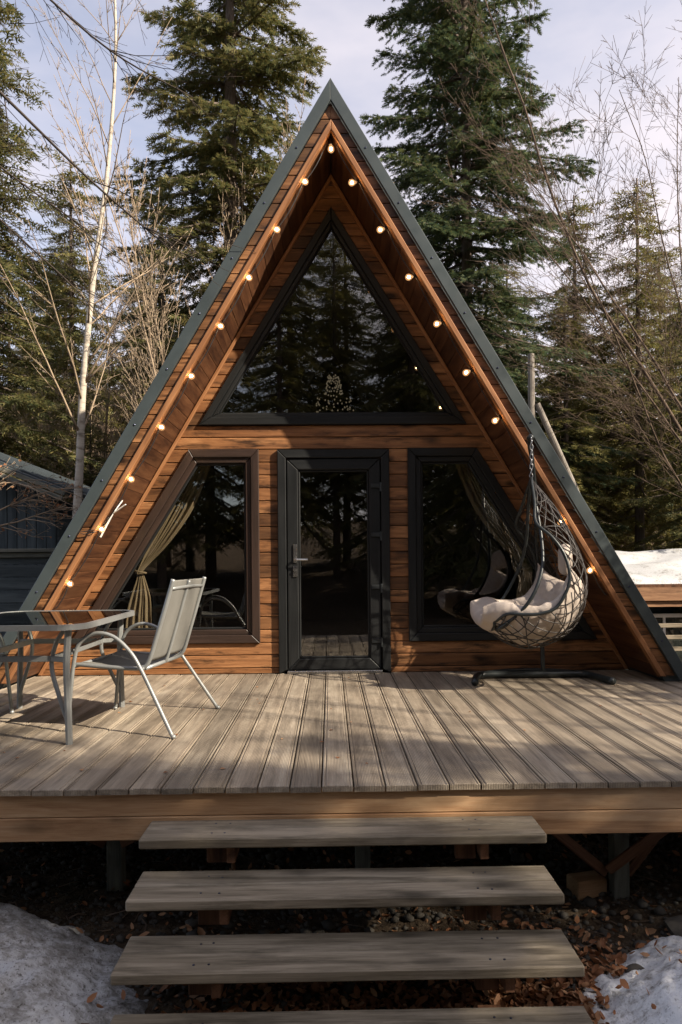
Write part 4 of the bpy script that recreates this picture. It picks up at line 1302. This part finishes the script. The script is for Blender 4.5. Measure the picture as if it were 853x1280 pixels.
def grow(segs, p, d, L, r, lvl, rnd, wob=.22, trop=.05, kids=(5, 4, 3), spread=.75, minr=.0022, ratio=.5, path=None):
    n = max(3, int(L / .22)); step = L / n
    pts, rs = [V(p)], [r]
    d = V(d).normalized()
    if path is not None:
        n = len(path) - 1; pts = [V(q) for q in path]; rs = [max(minr, r * (1 - .85 * i / n)) for i in range(n + 1)]; L = sum((pts[i + 1] - pts[i]).length for i in range(n))
    for i in range(n if path is None else 0):
        d = (d + V((rnd.gauss(0, wob), rnd.gauss(0, wob), rnd.gauss(0, wob))) * step * 2.0 + V((0, 0, trop)) * step).normalized()
        p = pts[-1] + d * step
        pts.append(p); rs.append(max(minr, r * (1 - .82 * (i + 1) / n)))
    segs.append((lvl, pts, rs))
    if lvl >= len(kids): return
    k = kids[lvl]
    for c in range(k):
        t = (.36 if lvl == 0 else .22) + (.62 if lvl == 0 else .75) * (c + rnd.random() * .8) / k
        i = min(n - 1, int(t * n))
        b = pts[i]; dd = (pts[i + 1] - pts[i]).normalized()
        o = dd.orthogonal().normalized(); o.rotate(Matrix.Rotation(rnd.uniform(0, 6.28), 3, dd))
        nd = (dd + o * spread * rnd.uniform(.7, 1.3)).normalized()
        grow(segs, b, nd, L * ratio * rnd.uniform(.65, 1.15) * (1.05 - .55 * t), max(minr, rs[i] * (.34 if lvl == 0 else .55)), lvl + 1, rnd, wob * 1.15, trop, kids, spread, minr, ratio)

def bare_tree(name, base, label, mats, stems, kids, seed, wob=.18, trop=.06, spread=.7, ratio=.5, minr=.0025, cat='tree'):
    o = empty(name, base, 0, label, cat)
    rnd = random.Random(seed)
    segs = []
    for d, L, r in stems:
        pth = spline(d, 40) if isinstance(d, list) else None
        grow(segs, (0, 0, 0), (0, 0, 1) if pth is not None else d, L, r, 0, rnd, wob, trop, kids, spread, minr, ratio, pth)
    a, b = MB(), MB()
    for lvl, pts, rs in segs:
        if lvl == 0: tube(a, pts, rs, 9)
        else: tube(b, pts, rs, 5 if lvl == 1 else 3)
    a.build('trunk', M[mats[0]], o, smooth=True, recalc=False)
    b.build('crown', M[mats[1]], o, smooth=True, recalc=False)
    return o, segs

birch, _ = bare_tree('birch_tree', (-3.27, 8.62, -.8), 'leafless white-barked birch at the left end of the cabin', ('birch', 'twig'),
                     [([(0, 0, -.1), (.14, 0, 1.4), (.25, 0, 2.8), (.30, .02, 3.9), (.44, 0, 5.2), (.62, 0, 6.5), (.72, .03, 7.9), (.70, .05, 9.2)], 9.6, .064)], (26, 8, 5), 4, wob=.11, trop=.03, spread=.72, ratio=.27, minr=.0022)
sapling, _ = bare_tree('bare_sapling', (-2.25, 13.6, -.8), 'pale many-stemmed leafless sapling left of the gable in front of the sunlit fir', ('twig', 'twig'),
          [((.02, 0, 1), 10.6, .045), ((-.16, .05, 1), 9.6, .036), ((.13, -.05, 1), 9.8, .036), ((-.27, 0, 1), 8.6, .032), ((.23, .1, 1), 8.8, .032), ((.06, .2, 1), 9, .03), ((-.1, -.15, 1), 9.4, .03), ((-.36, .1, 1), 8.4, .03), ((.32, -.1, 1), 8.6, .03), ((-.2, -.2, 1), 9.2, .028), ((.17, .2, 1), 9.8, .028)],
          (30, 7, 4), 12, wob=.07, trop=.06, spread=.50, ratio=.25, minr=.0040)
leaner, _ = bare_tree('leaning_tree', (6.7, 9.3, -1.2), 'leafless tree leaning in from the right edge, nearer and more slanted one of two', ('grey_twig', 'grey_twig'),
          [((-.50, 0, .86), 9.5, .030), ((-.40, .06, .92), 9.0, .024), ((-.30, -.08, .96), 8.6, .022), ((-.62, .03, .80), 8.4, .022)], (17, 8, 5), 31, wob=.09, trop=.0, spread=.75, ratio=.40, minr=.0022)
bare_tree('leaning_tree', (7.6, 10.5, -1.2), 'tallest leafless tree leaning in from the right photo edge', ('grey_twig', 'grey_twig'),
          [((-.36, .02, .93), 12.5, .040), ((-.25, .1, .97), 11.5, .03), ((-.14, 0, 1), 11.5, .03)], (19, 8, 5), 37, wob=.08, trop=.0, spread=.7, ratio=.36, minr=.0026)
G5 = 'leafless saplings among the firs'
for x, y, sc_, side in ((-6.2, 18.5, .8, 'left'), (-8.0, 17.5, .7, 'left'), (-4.6, 20.5, .85, 'left'), (-9.8, 23, .9, 'left'), (-6.9, 24, .9, 'left'), (9.2, 22.5, .9, 'right'), (4.5, 24, .8, 'right'), (7.6, 27, 1.0, 'right')):
    place(sapling, x, y, sc_, x * 2.3, f'leafless brown sapling among the distant firs on the {side} of the cabin', G5 + ', ' + side)
G6 = 'unseen leafless trees right of the deck'  # birch copies added out of view so their trunk shadows band the deck
for x, y, sc_, rz in ((8.0, .05, 1.0, 0), (9.4, 1.5, 1.05, 2), (11.2, .2, 1.1, 4), (7.6, 1.9, .9, 1), (9.0, -.9, 1.0, 5)):
    place(birch, x, y, sc_, rz, 'unseen leafless tree right of the deck, placed to stripe the boards with shade', G6)
# bare tree left of the deck: long dark branches reaching in over the table side
o = empty('drooping_tree', (-4.6, 5.4, -.8), 0, 'leafless tree left of the deck reaching dark drooping branches into the upper left', 'tree')
rnd = random.Random(5); segs = []
tr_pts = spline([(0, 0, -.2), (.05, 0, 3), (.0, .05, 6), (.1, 0, 8.5)], 16)
A, Bm = MB(), MB(); tube(A, tr_pts, [.13 * (1 - .75 * q) for q in np.linspace(0, 1, 16)], 10)
mains = [([(.05, 0, 6.6), (1.0, .2, 6.35), (1.8, .35, 5.75), (2.6, .5, 5.0), (3.25, .6, 4.45)], .021),
         ([(.05, 0, 6.2), (.9, .5, 6.0), (1.7, .8, 5.3), (2.5, 1.0, 4.75)], .018),
         ([(.03, 0, 7.2), (1.0, .3, 7.3), (1.8, .5, 6.9), (2.7, .7, 6.2), (3.4, .9, 5.9)], .017),
         ([(.05, 0, 5.6), (.9, .9, 5.5), (1.9, 1.4, 4.7), (2.4, 1.6, 4.2)], .015),
         ([(.05, 0, 8.0), (.9, .2, 8.3), (1.9, .4, 7.9), (2.9, .6, 7.1)], .014)]
for ctrl, r in mains:
    c = spline(ctrl, 26)
    tube(Bm, c, [r * (1 - .75 * q) for q in np.linspace(0, 1, 26)], 6)
    for k in range(22):
        i = rnd.randint(4, 24); p = V(c[i]); d = (V(c[i + 1]) - p).normalized()
        s = d.orthogonal().normalized(); s.rotate(Matrix.Rotation(rnd.uniform(0, 6.28), 3, d))
        grow(segs, p, d + s * rnd.uniform(.4, 1.0) + V((0, 0, -.15)), rnd.uniform(.4, 1.2), r * .30, 1, rnd, .30, -.05, (4, 3, 2), .8, .0018, .5)
for lvl, pts, rs in segs: tube(Bm, pts, rs, 3)
A.build('trunk', M['grey_twig'], o, smooth=True, recalc=False); Bm.build('crown', M['dark_twig'], o, smooth=True, recalc=False)
# low shrub with dead leaves in front of the shed
o = empty('dry_leaf_shrub', (-4.25, 7.5, -.8), 0, 'shrub with a few dried brown leaves reaching across the dark shed wall', 'shrub')
rnd = random.Random(9); segs = []
Bm = MB()
for ctrl in ([(0, 0, 0), (.15, 0, 1.3), (.6, -.05, 2.2), (1.1, -.1, 2.5), (1.55, -.1, 2.62)], [(0, 0, 0), (.1, .05, 1.3), (.5, .1, 2.1), (1.0, .1, 2.3), (1.45, .1, 2.45)], [(0, 0, 0), (.1, -.05, 1.5), (.5, -.15, 2.4), (.9, -.2, 2.65), (1.3, -.2, 2.6)]):
    c = spline(ctrl, 22); tube(Bm, c, [.016 * (1 - .75 * q) for q in np.linspace(0, 1, 22)], 6)
    for k in range(12):
        i = rnd.randint(10, 20); p = V(c[i]); d = (V(c[i + 1]) - p).normalized()
        s = d.orthogonal().normalized(); s.rotate(Matrix.Rotation(rnd.uniform(0, 6.28), 3, d))
        grow(segs, p, d + s * rnd.uniform(.4, .9), rnd.uniform(.25, .6), .006, 1, rnd, .35, 0, (4, 3, 2), .8, .002, .5)
Lm = MB()
for lvl, pts, rs in segs:
    tube(Bm, pts, rs, 3)
    if rnd.random() < .30:
        p = pts[-1]; a = V((rnd.gauss(0, 1), rnd.gauss(0, 1), rnd.gauss(-.6, .6))).normalized(); b = a.orthogonal().normalized(); b.rotate(Matrix.Rotation(rnd.uniform(0, 6.28), 3, a))
        l = rnd.uniform(.025, .05)
        nn = a.cross(b) * l * .2
        Lm.add([p, p + a * l * .5 + b * l * .3 + nn, p + a * l, p + a * l * .5 - b * l * .3 + nn], [(0, 1, 2), (0, 2, 3)])
Bm.build('stem', M['twig'], o, smooth=True, recalc=False); Lm.build('leaf_cluster', M['dry_leaf'], o, recalc=False)['kind'] = 'stuff'

# ------------------------------------------------------------------ light, sky, camera
AZ, EL = 28.0, 33.5                     # sun to the right (+X), AZ towards the viewer
sd = V((math.cos(R(EL)) * math.cos(R(AZ)), -math.cos(R(EL)) * math.sin(R(AZ)), math.sin(R(EL))))
L = bpy.data.lights.new('sun', 'SUN'); L.energy = 5.0; L.angle = R(.55); L.color = (1, .88, .72)
so = bpy.data.objects.new('sun', L); COL.objects.link(so); so.location = sd * 40
so.rotation_euler = sd.to_track_quat('Z', 'Y').to_euler()
w = bpy.data.worlds.new('World'); sc.world = w; w.use_nodes = True
nt = w.node_tree; bg = nt.nodes['Background']
sky = nt.nodes.new('ShaderNodeTexSky'); sky.sky_type = 'NISHITA'; sky.sun_disc = False
sky.sun_elevation = R(EL); sky.sun_rotation = R(90 + AZ); sky.air_density = 1.0; sky.dust_density = 2.5; sky.ozone_density = 1.5; sky.altitude = 600
tc = nt.nodes.new('ShaderNodeTexCoord'); mp = nt.nodes.new('ShaderNodeMapping'); mp.inputs['Scale'].default_value = (1, 1, 2.6)
nz = nt.nodes.new('ShaderNodeTexNoise'); nz.inputs['Scale'].default_value = 1.7; nz.inputs['Detail'].default_value = 6; nz.inputs['Roughness'].default_value = .55
nt.links.new(tc.outputs['Generated'], mp.inputs[0]); nt.links.new(mp.outputs[0], nz.inputs['Vector'])
mr = nt.nodes.new('ShaderNodeMapRange'); nt.links.new(nz.outputs['Fac'], mr.inputs[0])
sx_ = nt.nodes.new('ShaderNodeSeparateXYZ'); nt.links.new(tc.outputs['Generated'], sx_.inputs[0])
ma = nt.nodes.new('ShaderNodeMath'); ma.operation = 'MULTIPLY_ADD'; ma.inputs[1].default_value = .30
nt.links.new(sx_.outputs[0], ma.inputs[0]); nt.links.new(nz.outputs['Fac'], ma.inputs[2]); nt.links.new(ma.outputs[0], mr.inputs[0])   # the veil thickens towards the sun
for q, v in zip((1, 2, 3, 4), (.32, .68, .25, .92)): mr.inputs[q].default_value = v
mx = nt.nodes.new('ShaderNodeMix'); mx.data_type = 'RGBA'; nt.links.new(mr.outputs[0], mx.inputs[0])
nt.links.new(sky.outputs[0], mx.inputs[6]); mx.inputs[7].default_value = (4.9, 4.45, 4.6, 1)      # thin high cloud
nt.links.new(mx.outputs[2], bg.inputs[0]); bg.inputs[1].default_value = .11

cam = bpy.data.cameras.new('camera'); co = bpy.data.objects.new('camera', cam); COL.objects.link(co)
F = 900.0
cam.sensor_fit = 'VERTICAL'; cam.sensor_height = 36; cam.lens = 36 * F / 1280; cam.shift_y = 59 / 1280; cam.clip_end = 1000; cam.clip_start = .05
yaw, pit, roll = math.atan(14 / F), 0.0, R(.5)
f = V((math.sin(yaw) * math.cos(pit), math.cos(yaw) * math.cos(pit), math.sin(pit)))
r_ = V((math.cos(yaw), -math.sin(yaw), 0)); u_ = r_.cross(f)
r2 = r_ * math.cos(roll) - u_ * math.sin(roll); u2 = u_ * math.cos(roll) + r_ * math.sin(roll)
m = Matrix.Identity(4)
for i in range(3): m[i][0], m[i][1], m[i][2] = r2[i], u2[i], -f[i]
m[0][3], m[1][3], m[2][3] = -.04, 0, 1.06
co.matrix_world = m
sc.camera = co

sc.view_settings.view_transform = 'Standard'; sc.view_settings.look = 'None'
sc.view_settings.gamma = 1; sc.view_settings.exposure = 1.05
sc.view_settings.use_curve_mapping = False
sc.render.engine = 'CYCLES'
cy = sc.cycles
cy.use_denoising = True; cy.max_bounces = 7; cy.transparent_max_bounces = 12; cy.diffuse_bounces = 2; cy.glossy_bounces = 4
cy.sample_clamp_indirect = 6; cy.caustics_reflective = False; cy.caustics_refractive = False
